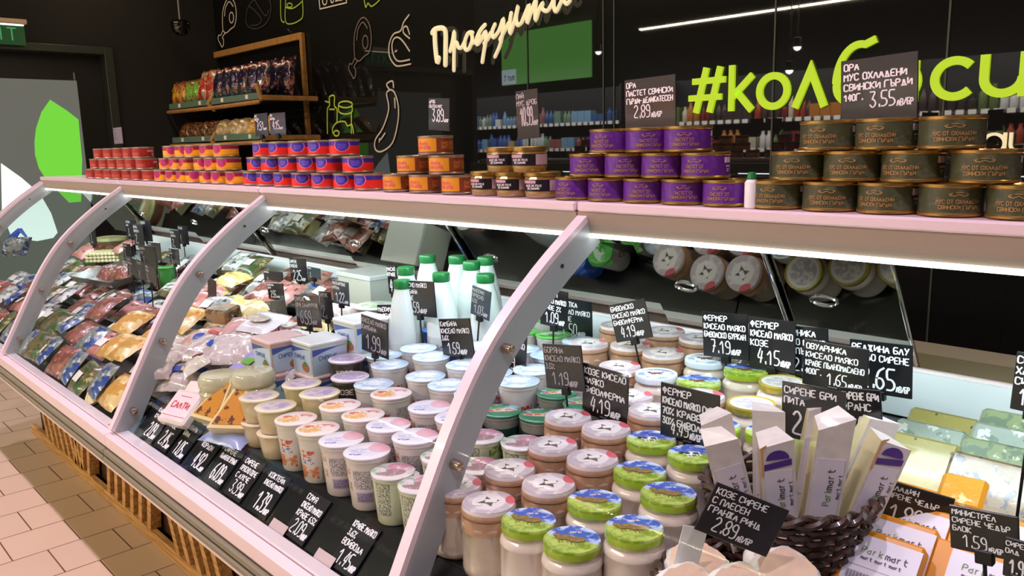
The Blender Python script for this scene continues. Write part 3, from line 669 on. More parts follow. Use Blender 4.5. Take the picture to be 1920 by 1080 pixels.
KC = {
 'purple': can_kind('purple', pat('purple_wrap', (92, 34, 132), whiteblk((225, 205, 225)), noise=(60, (104, 46, 146), .55)), gold, ['ПАСТЕТ ОТ', 'СВИНСКИ ГЪРДИ'], gold_ink, tops=scroll),
 'green': can_kind('green', pat('green_wrap', (66, 70, 46), whiteblk((220, 200, 205)), noise=(45, (84, 88, 66), .56)), gold, ['МУС ОТ ОХЛАДЕНИ', 'СВИНСКИ ГЪРДИ'], gold_ink, tops=scroll),
 'red': can_kind('red', pat('red_wrap', (158, 36, 32), [((196, 92, 60), -.20, .20, .009, .022, 700), ((225, 200, 190), .46, .72, .024, .031, 500), ((225, 205, 195), .62, .70, .008, .019, 900)], noise=(40, (140, 28, 30), .6)), silver),
 'yellow': can_kind('yellow', pat('yellow_wrap', (240, 168, 26), [((150, 24, 66), -2, 2, .026, .05), ((242, 80, 60), 'disc', 0, .0285, .155, .0175), ((168, 36, 108), 'disc', 0, .029, .125, .0155), ((222, 120, 30), -2, 2, .008, .010)]), silver),
 'blue': can_kind('blue', pat('blue_wrap', (226, 38, 30), [((58, 40, 150), -2, 2, .0265, .05), ((230, 110, 130), 'disc', 0, .028, .17, .0165), ((54, 42, 160), 'disc', 0, .0285, .15, .0155), ((120, 90, 190), -.09, .09, .018, .032, 500), ((225, 215, 220), .52, .70, .0275, .031, 500), ((150, 30, 30), .60, .74, .010, .021)]), silver),
 'orange': can_kind('orange', pat('orange_wrap', (226, 152, 38), [((126, 58, 26), .27, .95, .0, .05), ((186, 112, 52), .36, .88, .012, .030, 260), ((120, 50, 22), -2, 2, .0055, .0075)]), silver, ['МУЛАРД', 'ГЪШИ ДРОБ'], P('pink_ink', (226, 92, 120), .5), .014, .006),
}
# squat gold jars
jr, jh = .0365, .0505
KC['jar'] = [('body', MB().lathe([(jr*.86, 0), (jr*.94, .003), (jr*.98, .010), (jr, .014), (jr, .038), (jr*.95, .042), (jr*.95, .043)], 30).mesh('jar_body', P('amber_glass', (150, 118, 60), .12, 0, .7, .5))),
             ('paper_wrap', (lambda m: (m.lathe([(jr*1.012, .014), (jr*1.012, .037)], 36), setattr(m, 'f', m.f[:-2]), setattr(m, 'mi', m.mi[:-2]), m)[-1])(MB()).mesh('jar_wrap', pat('black_wrap', (26, 18, 24), [((196, 150, 166), -.26, .05, .0295, .0355), ((190, 160, 166), .30, .62, .0150, .0360), ((200, 172, 178), -.80, -.45, .0150, .0360)]))),
             ('lid', MB().lathe([(jr*.97, .0425), (jr*1.03, .0435), (jr*1.03, .0505), (jr*.96, .052), (.0005, .0515)], 30).mesh('jar_lid', gold)),
             ('lettering', (lambda m: (fit_text(m, 'BLOC DE FOIE', 0, .0235, .0036, .036, .0008, lambda u, v: Vector((jr*1.03*math.sin(u/jr), -jr*1.03*math.cos(u/jr), v))), fit_text(m, 'DE CANARD', 0, .0180, .0036, .036, .0008, lambda u, v: Vector((jr*1.03*math.sin(u/jr), -jr*1.03*math.cos(u/jr), v))), m)[-1])(MB()).mesh('jar_letters', chalk, 0))]
def canrow(kindkey, name, desc, cat, where, group, rows, edges=False, ry=8, y=CY, h=CH, R=CR_):
    rowname = ['bottom', 'middle', 'top']
    for ri, px in enumerate(rows):
        py = None; last = None
        for i, x in enumerate(px):
            yy = 350-.0*ri
            p = onY(x, {0: 340, 1: 310, 2: 275}[ri], y); X = p.x + (R*1.0 if edges else 0)
            if last is not None and X-last < 2*R*1.004: X = last+2*R*1.004
            last = X
            face = math.atan2(-X, y)*-1     # turn the print towards the customers
            put(KC[kindkey], name, '%s, %s, %s row of %s' % (desc, nth(i, len(px)), rowname[ri], where), cat, (X, y, SZ+.0004+ri*(h+.0004)), (0, 0, -math.atan2(-X, y)*.0 + math.radians(rnd.uniform(-ry, ry)) + TURN.get(kindkey, 0)), group)
TURN = {'purple': math.radians(18), 'green': math.radians(10), 'orange': .10, 'red': .3, 'yellow': .5, 'blue': .5, 'jar': .30}
canrow('red', 'tin_can', 'small dark red tin', 'tin', 'leftmost stack', 'dark red tins on the counter shelf', [[176, 192, 208, 224, 243, 260, 281], [182, 198, 215, 232, 248, 268], [187, 205, 223, 242, 260]], True, 14)
canrow('yellow', 'tin_can', 'yellow tin with crimson top band', 'tin', 'yellow stack', 'yellow and crimson tins on the counter shelf', [[304, 325, 345, 362, 388, 410, 437], [312, 331, 350, 377, 397, 419], [318, 340, 358, 387, 413]], True, 30)
canrow('blue', 'tin_can', 'red tin with blue top band', 'tin', 'blue stack', 'red and blue tins on the counter shelf', [[470, 495, 527, 560, 597, 638, 677], [477, 503, 536, 570, 606, 655], [487, 517, 553, 590, 630]], True, 25)
canrow('orange', 'tin_can', 'orange tin with brown side', 'tin', 'orange pyramid', 'orange tins on the counter shelf', [[749, 799, 861], [776, 837], [817]], False, 6)
TURN['orange'] = .1
canrow('jar', 'pate_jar', 'black wrapped jar with gold lid', 'jar', 'jar stack', 'black and gold jars on the counter shelf', [[914, 962, 1017], [945, 993]], False, 10, CY, jh, jr)
canrow('purple', 'tin_can', 'purple tin with gold lettering', 'tin', 'purple pyramid', 'purple tins on the counter shelf', [[1080, 1143, 1211, 1280, 1360], [1108, 1175, 1246, 1322], [1147, 1214, 1287]], False, 22)
canrow('green', 'tin_can', 'dark green tin with gold lettering', 'tin', 'green pyramid', 'dark green tins on the counter shelf', [[1462, 1555, 1660, 1774, 1893], [1498, 1595, 1712, 1848], [1553, 1655, 1783]], False, 20)
gt = thing('glue_tube', 'small white tube with green cap between purple and green tins', 'tube', (onY(1408, 380, 1.145).x, 1.145, SZ))
link('body', MB().lathe([(.009, 0), (.0105, .002), (.0105, .040), (.008, .044), (.005, .046)], 18).mesh('body', white), gt)
link('cap', MB().lathe([(.007, .046), (.0075, .047), (.006, .056), (.0005, .057)], 16).mesh('cap', P('green_cap', (24, 120, 62), .4)), gt)

TOPTAG = 'price tags standing on the tins'
ZT3, ZT2 = SZ+3*CH, SZ+2*CH
def toptag(c, text, label, Y, board=boardp, pen=chalk, st=0): return price_tag(c, text, label, Y=Y, board=board, pen=pen, stem=bool(st), group=TOPTAG, base=SZ, pb=.28)
toptag([(1168, 152), (1263, 138), (1268, 245), (1172, 250)], 'ОРА|ПАСТЕТ СВИНСКИ|ГЪРДИ-ДЕЛИКАТЕСЕН|2.89', 'black price tag reading 2.89 standing on the purple tins', 1.216)
toptag([(1572, 118), (1716, 93), (1720, 232), (1576, 239)], 'ОРА|МУС ОХЛАДЕНИ|СВИНСКИ ГЪРДИ|140Г.|3.55', 'black price tag reading 3.55 standing on the green tins', 1.216)
toptag([(965, 172), (1009, 165), (1011, 258), (972, 262)], 'ПАЙ|МУС ДРОБ|10.99', 'narrow grey price tag reading 10.99 on the black jars', 1.216, boardp, chalk_dim)
toptag([(806, 183), (845, 185), (843, 245), (803, 244)], 'ДРОБ|ПЪТЕН МУС|3.89', 'small black price tag reading 3.89 on the top orange tin', 1.216)
toptag([(477, 214), (503, 211), (503, 255), (480, 256)], 'МУС|ПЪТЕН|7.51', 'left of two dark price tags behind the red and blue tins', 1.240, st=1)
toptag([(504, 212), (533, 211), (537, 253), (507, 254)], 'МУС|ПАТИЦА|4.15', 'right of two dark price tags behind the red and blue tins', 1.240, st=1)
toptag([(212, 240), (228, 238), (230, 269), (215, 270)], 'МУС|2.', 'tiny pale price tag on the dark red tins', 1.185, P('pale_card', (120, 112, 118), .4), P('purple_pen', (60, 40, 90), .6))

# ------------------------------------------------------------------ snack bags on the wall shelf
def pouch(w, d, t, seed, seam=.004, nx=12, ny=10, rough=.12):
    """a filled flat bag lying in the xy plane: two bulged skins meeting in a flat crimped seam"""
    r = random.Random(seed); mb = MB(); ph = [r.uniform(0, 6) for _ in range(8)]
    def zz(u, v, s):
        e = max(0, (1-abs(u)**2.6))*max(0, (1-abs(v)**2.6)); wr = (math.sin(u*7+ph[0]+v*3)+math.sin(v*9+ph[1]-u*4)+math.sin((u+v)*13+ph[2]))/3
        return (e**.55)*t*(.5+.5*s)*(1+wr*rough) + (0 if s > 0 else 0) - (0 if s > 0 else .0)
    for s in (1, -1):
        vs = []; fs = []
        for j in range(ny+1):
            for i in range(nx+1):
                u, v = -1+2*i/nx, -1+2*j/ny
                pu = u*(1-.05*abs(v)*math.sin(3*v+ph[3])) + .03*math.sin(v*8+ph[4])*(abs(u) > .95); pv = v*(1-.05*abs(u)*math.sin(3*u+ph[5]))
                e = max(0, (1-abs(u)**2.6))*max(0, (1-abs(v)**2.6))**1.0
                h = t*(.92 if s > 0 else .08)*(e**.5) ; wr = (math.sin(u*7+ph[0]+v*3)+math.sin(v*9+ph[1]-u*4)+math.sin((u+v)*13+ph[2]))/3
                z = t*.10 + (h*(1+wr*rough*2) if s > 0 else -h) + (.003*math.sin(u*20+ph[6])*(abs(v) > .99)*.4)
                vs.append(Vector((pu*w/2, pv*d/2, z)))
        for j in range(ny):
            for i in range(nx):
                q = (j*(nx+1)+i, j*(nx+1)+i+1, (j+1)*(nx+1)+i+1, (j+1)*(nx+1)+i); fs.append(q if s > 0 else q[::-1])
        mb.add(vs, fs)
    return mb
def bagmat(name, base, patches, scale=14, rough=.22, coat=.6, bump=.5):
    """printed plastic: base colour broken by noise patches (colour, threshold)"""
    if name in _mc: return _mc[name]
    n = NT(name); v, *_ = n.xyz(); c = lin(base)
    for i, (col, th) in enumerate(patches):
        mp = n.n('ShaderNodeMapping'); mp.inputs['Location'].default_value = (i*1.7, i*.9, i*2.3); n.t.links.new(v, mp.inputs[0])
        f, _ = n.noise(mp.outputs[0], scale*(1+.35*i), 3, .6); c = n.mix(n.step(f, th, th+.04), c, lin(col))
    n.prin(c, rough, 0, .5, coat); f2, _ = n.noise(v, 45, 3); n.bump(f2, bump, .004); _mc[name] = n.m; return n.m
BAGM = {'dark': bagmat('dark_snack_bag', (30, 22, 44), [((150, 86, 66), .56), ((190, 130, 80), .66), ((225, 205, 190), .72)], 22),
        'red': bagmat('red_snack_bag', (168, 40, 26), [((150, 130, 96), .52), ((120, 140, 90), .64)], 16),
        'yellow': bagmat('yellow_snack_bag', (190, 140, 30), [((130, 66, 50), .50), ((96, 120, 50), .64)], 16),
        'lime': bagmat('lime_snack_bag', (110, 160, 44), [((128, 72, 56), .53), ((170, 150, 120), .64)], 16),
        'nuts': bagmat('nut_bag', (128, 84, 44), [((82, 50, 26), .50), ((206, 168, 110), .62)], 40),
        'pale': bagmat('pale_snack_bag', (196, 172, 110), [((226, 206, 160), .52), ((150, 120, 66), .62)], 30),
        'gold': bagmat('golden_snack_bag', (214, 162, 54), [((240, 210, 130), .54), ((160, 110, 40), .62)], 26)}
def bag(kindk, seed, w, h, t): return [('bag', pouch(w, h, t, seed, nx=10, ny=9).mesh('snack_bag', BAGM[kindk], 60))]
seqs = ['yellow', 'yellow', 'lime', 'lime', 'red', 'red', 'dark', 'dark', 'dark', 'dark', 'dark', 'dark']
nmc = {'yellow': 'yellow snack bag', 'lime': 'lime green snack bag', 'red': 'red snack bag', 'dark': 'dark blue snack bag', 'nuts': 'brown bag of nuts', 'pale': 'pale clear bag of dried fruit', 'gold': 'golden yellow snack bag'}
for row, (yo, zo) in enumerate(((.36, 0), (.20, .015))):
    for i, k in enumerate(seqs):
        x = -6.08 + i*(1.33/11); hh = (.17 if k in ('yellow', 'lime') else .215)+row*.03
        b = bag(k, i*3+row, .112, hh, .05)
        cnt = [j for j, q in enumerate(seqs) if q == k]
        put(b, 'snack_bag', '%s, %s, %s row of upper wall shelf' % (nmc[k], nth(cnt.index(i), len(cnt)), ['front', 'back'][row]), 'snack bag', (x, YW-yo, 1.79+hh/2*math.cos(.25)+.004), (PI/2-.25, 0, .35+rnd.uniform(-.15, .15)), 'snack bags on the upper wall shelf')
seq2 = ['nuts', 'nuts', 'nuts', 'nuts', 'pale', 'pale', 'pale', 'gold', 'gold']
for i, k in enumerate(seq2):
    x = -6.05 + i*(1.28/8); hh = .13; cnt = [j for j, q in enumerate(seq2) if q == k]
    put(bag(k, 50+i, .145, hh, .055), 'snack_bag', '%s, %s on the lower wall shelf' % (nmc[k], nth(cnt.index(i), len(cnt))), 'snack bag', (x, YW-.33, 1.545+.055), (PI/2-.75, 0, .3+rnd.uniform(-.3, .3)), 'bags on the lower wall shelf')

# ================================================================== STORE BEHIND THE CUSTOMERS (seen mirrored in the black wall)
def rack(name, label, x0, x1, Y, levels, seed, pal):
    g = thing(name, label, 'shelf unit', ((x0+x1)/2, Y, 0)); O = Vector(g.location); r = random.Random(seed)
    fr = MB(); fr.box(x0, x1, Y-.42, Y-.40, 0, 2.25)
    for x in (x0, x1-.03): fr.box(x, x+.03, Y-.42, Y-.03, 0, 2.25)
    fr.v = [tuple(Vector(v)-O) for v in fr.v]; link('frame', fr.mesh('frame', P('rack_dark', (34, 34, 38), .5)), g)
    mats = [P('goods_%d_%d_%d' % c, c, .4) for c in pal]
    for z in levels:
        sh = MB().box(x0, x1, Y-.40, Y, z-.03, z); sh.v = [tuple(Vector(v)-O) for v in sh.v]; link('board', sh.mesh('board', P('rack_board', (70, 72, 76), .5)), g)
        lb = MB(); x = x0+.05
        while x < x1-.08: lb.box(x, x+.075, Y, Y+.006, z-.035, z+.012); x += .115
        lb.v = [tuple(Vector(v)-O) for v in lb.v]; o = link('price_strip', lb.mesh('price_strip', white), g)
    gd = MB()
    for z in levels:
        x = x0+.06
        while x < x1-.07:
            wd = r.choice((.035, .04, .045, .06)); h = r.uniform(.14, .26); mi = r.randrange(len(mats))
            for rep in range(r.choice((1, 2, 3))):
                if x > x1-.07: break
                M = Matrix.Translation((x, Y-.07, z+.002))
                if wd > .05: gd.box(x-wd, x+wd, Y-.15, Y-.02, z+.002, z+h*.8, mi)
                else: gd.lathe([(wd*.95, 0), (wd, .005), (wd, h*.66), (wd*.5, h*.82), (wd*.5, h), (.001, h)], 10, mi, M)
                x += wd*2.1
    o = link('shelf_goods', gd.mesh('shelf_goods', mats)); tag(o, 'packed goods reflected in the black wall, on ' + label, 'goods', None, 'stuff')
rack('store_rack', 'tall rack of blue and white bottles mirrored behind the black jars', -11.6, -7.2, -3.4, [.62, 1.0, 1.37, 1.74], 3, [(120, 160, 190), (70, 100, 170), (196, 204, 206), (150, 90, 90), (110, 140, 120), (60, 90, 140), (190, 170, 120)])
rack('store_rack', 'rack of bright packets mirrored behind the lime lettering', -6.6, -1.4, -3.4, [.95, 1.33, 1.68], 5, [(150, 60, 40), (190, 180, 160), (90, 110, 60), (170, 110, 50), (60, 50, 50), (120, 40, 40), (200, 200, 200)])
gs = thing('green_wall_sign', 'wide green sign with a pale corner label mirrored in the black wall', 'sign', (-8.85, -3.6, 2.8))
link('panel', MB().box(-.95, .95, -.03, 0, -.40, .46).mesh('panel', EM('green_sign', (74, 128, 56), 8), 0), gs)
link('corner_label', MB().box(-.95, -.62, 0, .004, -.39, -.16).mesh('corner_label', EM('sign_label', (150, 166, 170), 8), 0), gs)
mb = MB(); fit_text(mb, 'mart', .78, -.33, .10, .26, .012, lambda u, v: Vector((-u, .008, v))); link('lettering', mb.mesh('lettering', blackm, 0), gs)
sl = thing('strip_lamp', 'long white ceiling strip lamp mirrored at the top of the black wall', 'lamp', (-3.6, -2.8, 2.85))
link('housing', MB().box(-2.85, 2.85, -.04, .04, .0, .05).mesh('housing', blackm), sl)
for px, py in ((1495, 88), (1480, 132), (1122, 97)):
    q = onY(px, py, 8.0); o = thing('spot_lamp', 'small round spot lamp mirrored at %s of the black wall' % {1495: 'the upper right', 1480: 'the right', 1122: 'the centre'}[px], 'lamp', (q.x, 2*YW-8.0, q.z))
    link('bulb', MB().lathe([(.001, -.04), (.03, -.025), (.04, 0), (.03, .025), (.001, .04)], 14).mesh('bulb', EM('bulb_light', (255, 252, 244), 22)), o)
    link('holder', MB().lathe([(.045, .0), (.045, .09), (.008, .10), (.008, ZC-q.z)], 14).mesh('holder', blackm), o)

# ================================================================== POTS AND JARS IN THE NEAREST COUNTERS
_noisy = lambda seed: None
def lidmat(name, base, patches, scale=30, rough=.3, coat=.3, bump=0, metal=0):
    """printed lid: patches are (colour, cx, cy, rx, ry, broken) discs in lid coordinates, broken = noise scale or 0"""
    if name in _mc: return _mc[name]
    n = NT(name); v, x, y, z = n.xyz(); c = lin(base)
    for p in patches:
        col, cx, cy, rx, ry, bk = p
        du = n.math('DIVIDE', n.math('SUBTRACT', x, cx), rx); dv = n.math('DIVIDE', n.math('SUBTRACT', y, cy), ry)
        f = n.math('LESS_THAN', n.math('ADD', n.math('MULTIPLY', du, du), n.math('MULTIPLY', dv, dv)), 1.0)
        if bk:
            nf, _ = n.noise(v, bk, 4, .6); f = n.math('MULTIPLY', f, n.step(nf, .44, .52))
        c = n.mix(f, c, lin(col))
    n.prin(c, rough, metal, .5, coat)
    if bump:
        f2, _ = n.noise(v, bump, 3); n.bump(f2, .6, .004)
    _mc[name] = n.m; return n.m
def meadow(name):
    n = NT(name); v, x, y, z = n.xyz(); nf, _ = n.noise(v, 55, 4)
    s_ = n.math('ADD', n.math('ADD', n.math('MULTIPLY', y, .9), n.math('MULTIPLY', x, .42)), n.math('MULTIPLY', n.math('SUBTRACT', nf, .5), .034))
    blue = n.mix(n.step(nf, .46, .60), lin((60, 92, 190)), lin((190, 205, 235)))
    green = n.mix(n.step(nf, .40, .62), lin((124, 152, 34)), lin((184, 204, 96)))
    return n.prin(n.mix(n.step(s_, .0035, .0075), green, blue), .22, 0, .5, .5)
milkglass = P('milk_in_glass', (222, 204, 190), .12, 0, .6, .7)
brineglass = P('yogurt_in_glass', (196, 176, 156), .14, 0, .6, .7, var=.10, vs=30)
kraft = P('kraft_paper', (196, 150, 118), .7, var=.2, vs=60)
def jarbody(key, mat, r=.0455, h=.104):
    return MB().lathe([(r*.90, 0), (r*.97, .003), (r, .009), (r, h*.16), (r*.985, h*.175), (r*.985, h*.80), (r, h*.815), (r*.995, h*.84), (r*.95, h*.90), (r*.89, h*.93), (r*.86, h*.96), (r*.86, h)], 32).mesh(key, mat)
def lid(r=.0427, z=.104, t=.014): return MB().lathe([(r*.90, z), (r, z+.001), (r, z+t*.75), (r*.975, z+t), (r*.93, z+t-.0004), (r*.91, z+t-.0012), (.0005, z+t-.0012)], 36)
ZL = .1170
def flat(u, v, z=ZL): return Vector((u, v, z))
def critter(kind_):
    mb = MB(); f = lambda u, v: flat(u, v, ZL+.0003)
    _bk = [0]
    def blob(cx, cy, rx, ry, k=14, mi=0): _bk[0] += 1; mb.add([f(cx+rx*math.cos(2*PI*i/k)*(1+.1*math.sin(i*3)), cy+ry*math.sin(2*PI*i/k))+Vector((0, 0, .00045+.00006*_bk[0])) for i in range(k)], [tuple(range(k))], mi)
    if kind_ == 'sheep':
        for dx, dy, s in ((-.011, .007, 1.3), (.007, .000, 1.3)):
            blob(dx, dy, .010*s, .0062*s); blob(dx-.009*s, dy+.006*s, .0042*s, .0036*s)
            ribbon(mb, [[(dx+a*s, dy-.004), (dx+a*s, dy-.011*s)] for a in (-.006, -.002, .003, .007)], .0016, f, 0)
        return mb.mesh('sheep_print', P('sheep_print', (150, 120, 66), .5, var=.35, vs=200), 0)
    if kind_ == 'cow':
        blob(-.002, .004, .014, .0068, 14, 1); blob(-.009, .006, .005, .0042); blob(.004, .003, .0055, .004); blob(-.017, .010, .0045, .0036)
        ribbon(mb, [[(a, -.001), (a, -.009)] for a in (-.011, -.006, .004, .009)], .0019, f, 1); ribbon(mb, [[(.012, .005), (.017, -.004)]], .0012, f, 0)
        return mb.mesh('cow_print', [P('cow_black', (28, 28, 40), .4), P('cow_white', (236, 236, 240), .4)], 0)
    blob(0, .003, .011, .0036); blob(-.013, .009, .004, .003); ribbon(mb, [[(-.010, .004), (-.013, .009)], [(.010, .004), (.017, .010)]], .0026, f); ribbon(mb, [[(a, .002), (a+b, -.008)] for a, b in ((-.008, -.002), (-.005, .001), (.006, -.001), (.009, .002))], .0018, f)
    return mb.mesh('goat_print', P('goat_print', (112, 62, 40), .5), 0)
def lidtext(t, mat): mb = MB(); fit_text(mb, t, .006, .020, .005, .026, .0009, lambda u, v: flat(u, v, ZL+.0003)); return mb.mesh('lid_text', mat, 0)
limelid = meadow('meadow_lid')
rimgreen = P('lime_lid_rim', (150, 176, 40), .25, 0, .5, .4)
whitelid = lidmat('white_blue_lid', (228, 234, 242), [((150, 176, 214), 0, 0, .036, .036, 40), ((236, 240, 246), 0, 0, .024, .024, 0)], 30)
goldlid = lidmat('gold_white_lid', (176, 156, 62), [((228, 222, 216), 0, 0, .037, .037, 0), ((186, 176, 190), 0, 0, .030, .030, 60)], 30, .3, .3)
def two_tone_lid(top, side):
    m = lid(); me = m.mesh('lid', [side, top]); me.polygons.foreach_set('material_index', [1 if all(m.v[i][2] > .104+.010 for i in f) else 0 for f in m.f]); return me
body_j = jarbody('milk_jar', milkglass); body_k = jarbody('yogurt_jar', brineglass)
kr = MB(); kr.lathe([(.0435, .112), (.0450, .108), (.0445, .103), (.0448, .098), (.0452, .090), (.0456, .082), (.0457, .078)], 48, 0, None, lambda a, z: (0 if z > .101 else .016*math.sin(a*9+z*40)+.014*math.sin(a*5)))
kr.f = kr.f[:-2]; kr.mi = kr.mi[:-2]; krm = kr.mesh('paper_cover', kraft, 60)
band = MB().lathe([(.0450, .101), (.0462, .103), (.0450, .105)], 36).mesh('rubber_band', P('dark_band', (128, 92, 72), .6))
kl = lidmat('label_lid', (226, 212, 214), [((196, 180, 188), 0, 0, .043, .043, 26), ((206, 92, 104), .036, .010, .010, .016, 0), ((230, 220, 222), 0, 0, .027, .027, 0)], 30, .35, .3)
lb = MB(); lb.add([flat(.019*(1 if i % 2 == 0 else .42)*math.cos(PI*i/4+.3), .019*(1 if i % 2 == 0 else .42)*math.sin(PI*i/4+.3), .1183) for i in range(8)], [tuple(range(8))])
star = lb.mesh('window_print', P('window_print', (112, 92, 84), .4, var=.4, vs=120), 0)
sticker = MB().box(-.006, .013, -.004, .007, .1184, .1189).box(-.024, -.010, -.016, -.009, .1184, .1187).mesh('price_sticker', white)
KJ = {
 'sheep': [('glass_body', body_j), ('lid', two_tone_lid(limelid, rimgreen), [('sheep_print', critter('sheep')), ('lid_text', lidtext('ОВЧЕ', white))])],
 'cow': [('glass_body', body_j), ('lid', two_tone_lid(limelid, rimgreen), [('cow_print', critter('cow'))])],
 'goat': [('glass_body', body_j), ('lid', two_tone_lid(limelid, rimgreen), [('goat_print', critter('goat'))])],
 'wgoat': [('glass_body', body_j), ('lid', two_tone_lid(whitelid, P('white_lid_rim', (214, 218, 230), .3, 0, .5, .3)), [('goat_print', critter('goat'))])],
 'gold': [('glass_body', body_j), ('lid', two_tone_lid(goldlid, P('gold_lid_rim', (176, 158, 62), .3, .5, .5, .3)))],
 'kraft': [('glass_body', body_k), ('paper_cover', krm), ('rubber_band', band), ('lid', MB().lathe([(.041, .106), (.0437, .108), (.0440, .114), (.0425, .1178), (.0005, .1180)], 36).mesh('label_lid', kl), [('window_print', star), ('price_sticker', sticker)])],
}
def cup(key, rb, rt, h, body, lidm, lr=None, lt=.0025, crumple=0.0, lidtab=False, lettering=None, pen=None):
    b = MB().lathe([(rb*.93, 0), (rb, .003), (rb+(rt-rb)*.45, h*.48), (rt*.97, h*.90), (rt, h*.905), (rt, h*.97), (rt*1.01, h-.003)], 32).mesh(key+'_pot', body)
    lr = lr or rt*1.04; m = MB()
    wob = (lambda a, z: crumple*(math.sin(a*7)+.6*math.sin(a*13+1)))
    m.lathe([(lr*.985, h-.0045), (lr, h-.003), (lr, h-.001), (lr*.97, h), (lr*.55, h-.0005), (.0005, h)], 44, 0, None, wob if crumple else None)
    if lidtab: m.add([flat(u, v, h-.002+zz) for u, v, zz in ((lr*.80, -lr*.4, 0), (lr*1.22, -lr*.5, -.006), (lr*1.18, -lr*.05, -.004), (lr*.90, lr*.1, 0))], [(0, 1, 2, 3), (3, 2, 1, 0)])
    k = [('pot', b), ('foil_lid', m.mesh(key+'_lid', lidm, 50))]
    if lettering:
        t = MB(); z = h*.70
        for i, s_ in enumerate(lettering):
            rr = rb+(rt-rb)*(z/h)+.0012; fit_text(t, s_, 0, z, h*.105, .05, h*.02, lambda u, v: Vector((rr*math.sin(u/rr), -rr*math.cos(u/rr), v))); z -= h*.16
        k.append(('lettering', t.mesh(key+'_lettering', pen, 0)))
    return k
RT = .0437
pinkblue = lidmat('pink_blue_foil', (226, 220, 232), [((226, 168, 182), .024, .016, .024, .024, 0), ((196, 196, 226), -.004, 0, .030, .012, 60), ((92, 96, 176), -.020, -.018, .013, .004, 60)], 30, .32, .3, 0)
fruitlid = lidmat('fruit_foil', (230, 214, 214), [((226, 168, 96), -.014, -.006, .024, .022, 50), ((206, 84, 96), .012, .016, .022, .010, 40), ((90, 100, 180), .020, -.010, .012, .006, 40), ((210, 100, 60), -.022, .008, .010, .008, 60)], 30, .3, .3, 0)
whitefoil = lidmat('pale_blue_foil', (216, 226, 238), [((176, 198, 226), 0, 0, .044, .044, 22), ((230, 234, 242), .004, .004, .030, .018, 30)], 30, .28, .4, 30)
greenfoil = lidmat('green_foil', (44, 112, 82), [((146, 176, 206), .006, .022, .036, .018, 30), ((206, 196, 170), 0, .002, .034, .009, 0), ((190, 40, 40), 0, .002, .031, .0065, 70), ((80, 140, 70), -.01, .020, .02, .010, 40)], 30, .3, .4, 0)
crumpled = lidmat('crumpled_foil', (216, 206, 208), [((206, 140, 166), .012, .014, .026, .022, 34), ((160, 120, 130), -.004, -.006, .028, .016, 60), ((150, 190, 160), -.026, .012, .018, .016, 40)], 30, .25, .5, 60)
creamlid = lidmat('clear_tub_lid', (226, 210, 178), [((206, 186, 196), 0, 0, .036, .036, 0), ((176, 156, 190), 0, 0, .030, .026, 46)], 30, .2, .5, 0)
pinkwhite = lidmat('pink_foil', (224, 206, 218), [((176, 160, 190), 0, 0, .038, .030, 30)], 30, .28, .4, 30)
limefoil = lidmat('lime_foil', (96, 190, 84), [((214, 232, 214), 0, .004, .030, .016, 34), ((60, 150, 60), -.012, -.012, .022, .018, 40)], 30, .3, .4, 0)
bluefoil = lidmat('blue_foil', (70, 112, 214), [((214, 222, 240), 0, .004, .028, .014, 34)], 30, .3, .4, 0)
potmat = lambda nm, base, bl: pat(nm, base, bl, True, .35, 0, .3)
pot_fruit = potmat('fruit_pot', (214, 206, 194), [((196, 60, 44), -.30, .05, .058, .074, 120), ((70, 80, 160), -.30, .02, .044, .056, 120), ((214, 120, 50), -.35, .10, .012, .040, 60), ((120, 112, 108), .15, .42, .008, .086, 500), ((190, 150, 90), .50, .95, .010, .085, 60)])
pot_pb = potmat('barcode_pot', (218, 206, 204), [((150, 130, 170), -.16, .14, .018, .040, 0), ((90, 70, 140), -.15, .13, .020, .038, 900), ((120, 110, 120), -.18, .18, .046, .084, 420), ((206, 150, 60), .22, .55, .030, .090, 70), ((190, 130, 60), -.60, -.24, .040, .090, 70)])
pot_w = potmat('white_pot', (216, 208, 204), [((196, 60, 50), -.25, .25, .048, .066, 160), ((80, 80, 170), -.2, .2, .036, .044, 140)])
pot_dark = potmat('dark_pot', (58, 54, 48), [((86, 78, 56), -.6, .6, .0, .040, 40), ((70, 120, 50), -.1, .2, .010, .026, 60)])
pot_green = potmat('green_pot', (28, 66, 54), [((66, 110, 84), -.35, -.2, .004, .062, 0), ((60, 100, 80), .2, .32, .004, .062, 0), ((196, 184, 176), -2, 2, .068, .2, 0)])
pot_lime = potmat('pale_green_pot', (206, 210, 180), [((120, 150, 50), .10, .6, .030, .085, 60), ((96, 96, 90), -.32, -.05, .020, .085, 420)])
pot_cream = P('clear_tub', (214, 190, 150), .2, 0, .5, .5, var=.08, vs=40)
pot_pink = potmat('pink_striped_pot', (222, 208, 210), [((206, 110, 130), -2, 2, .050, .062, 0), ((206, 120, 140), -2, 2, .03, .036, 0)])
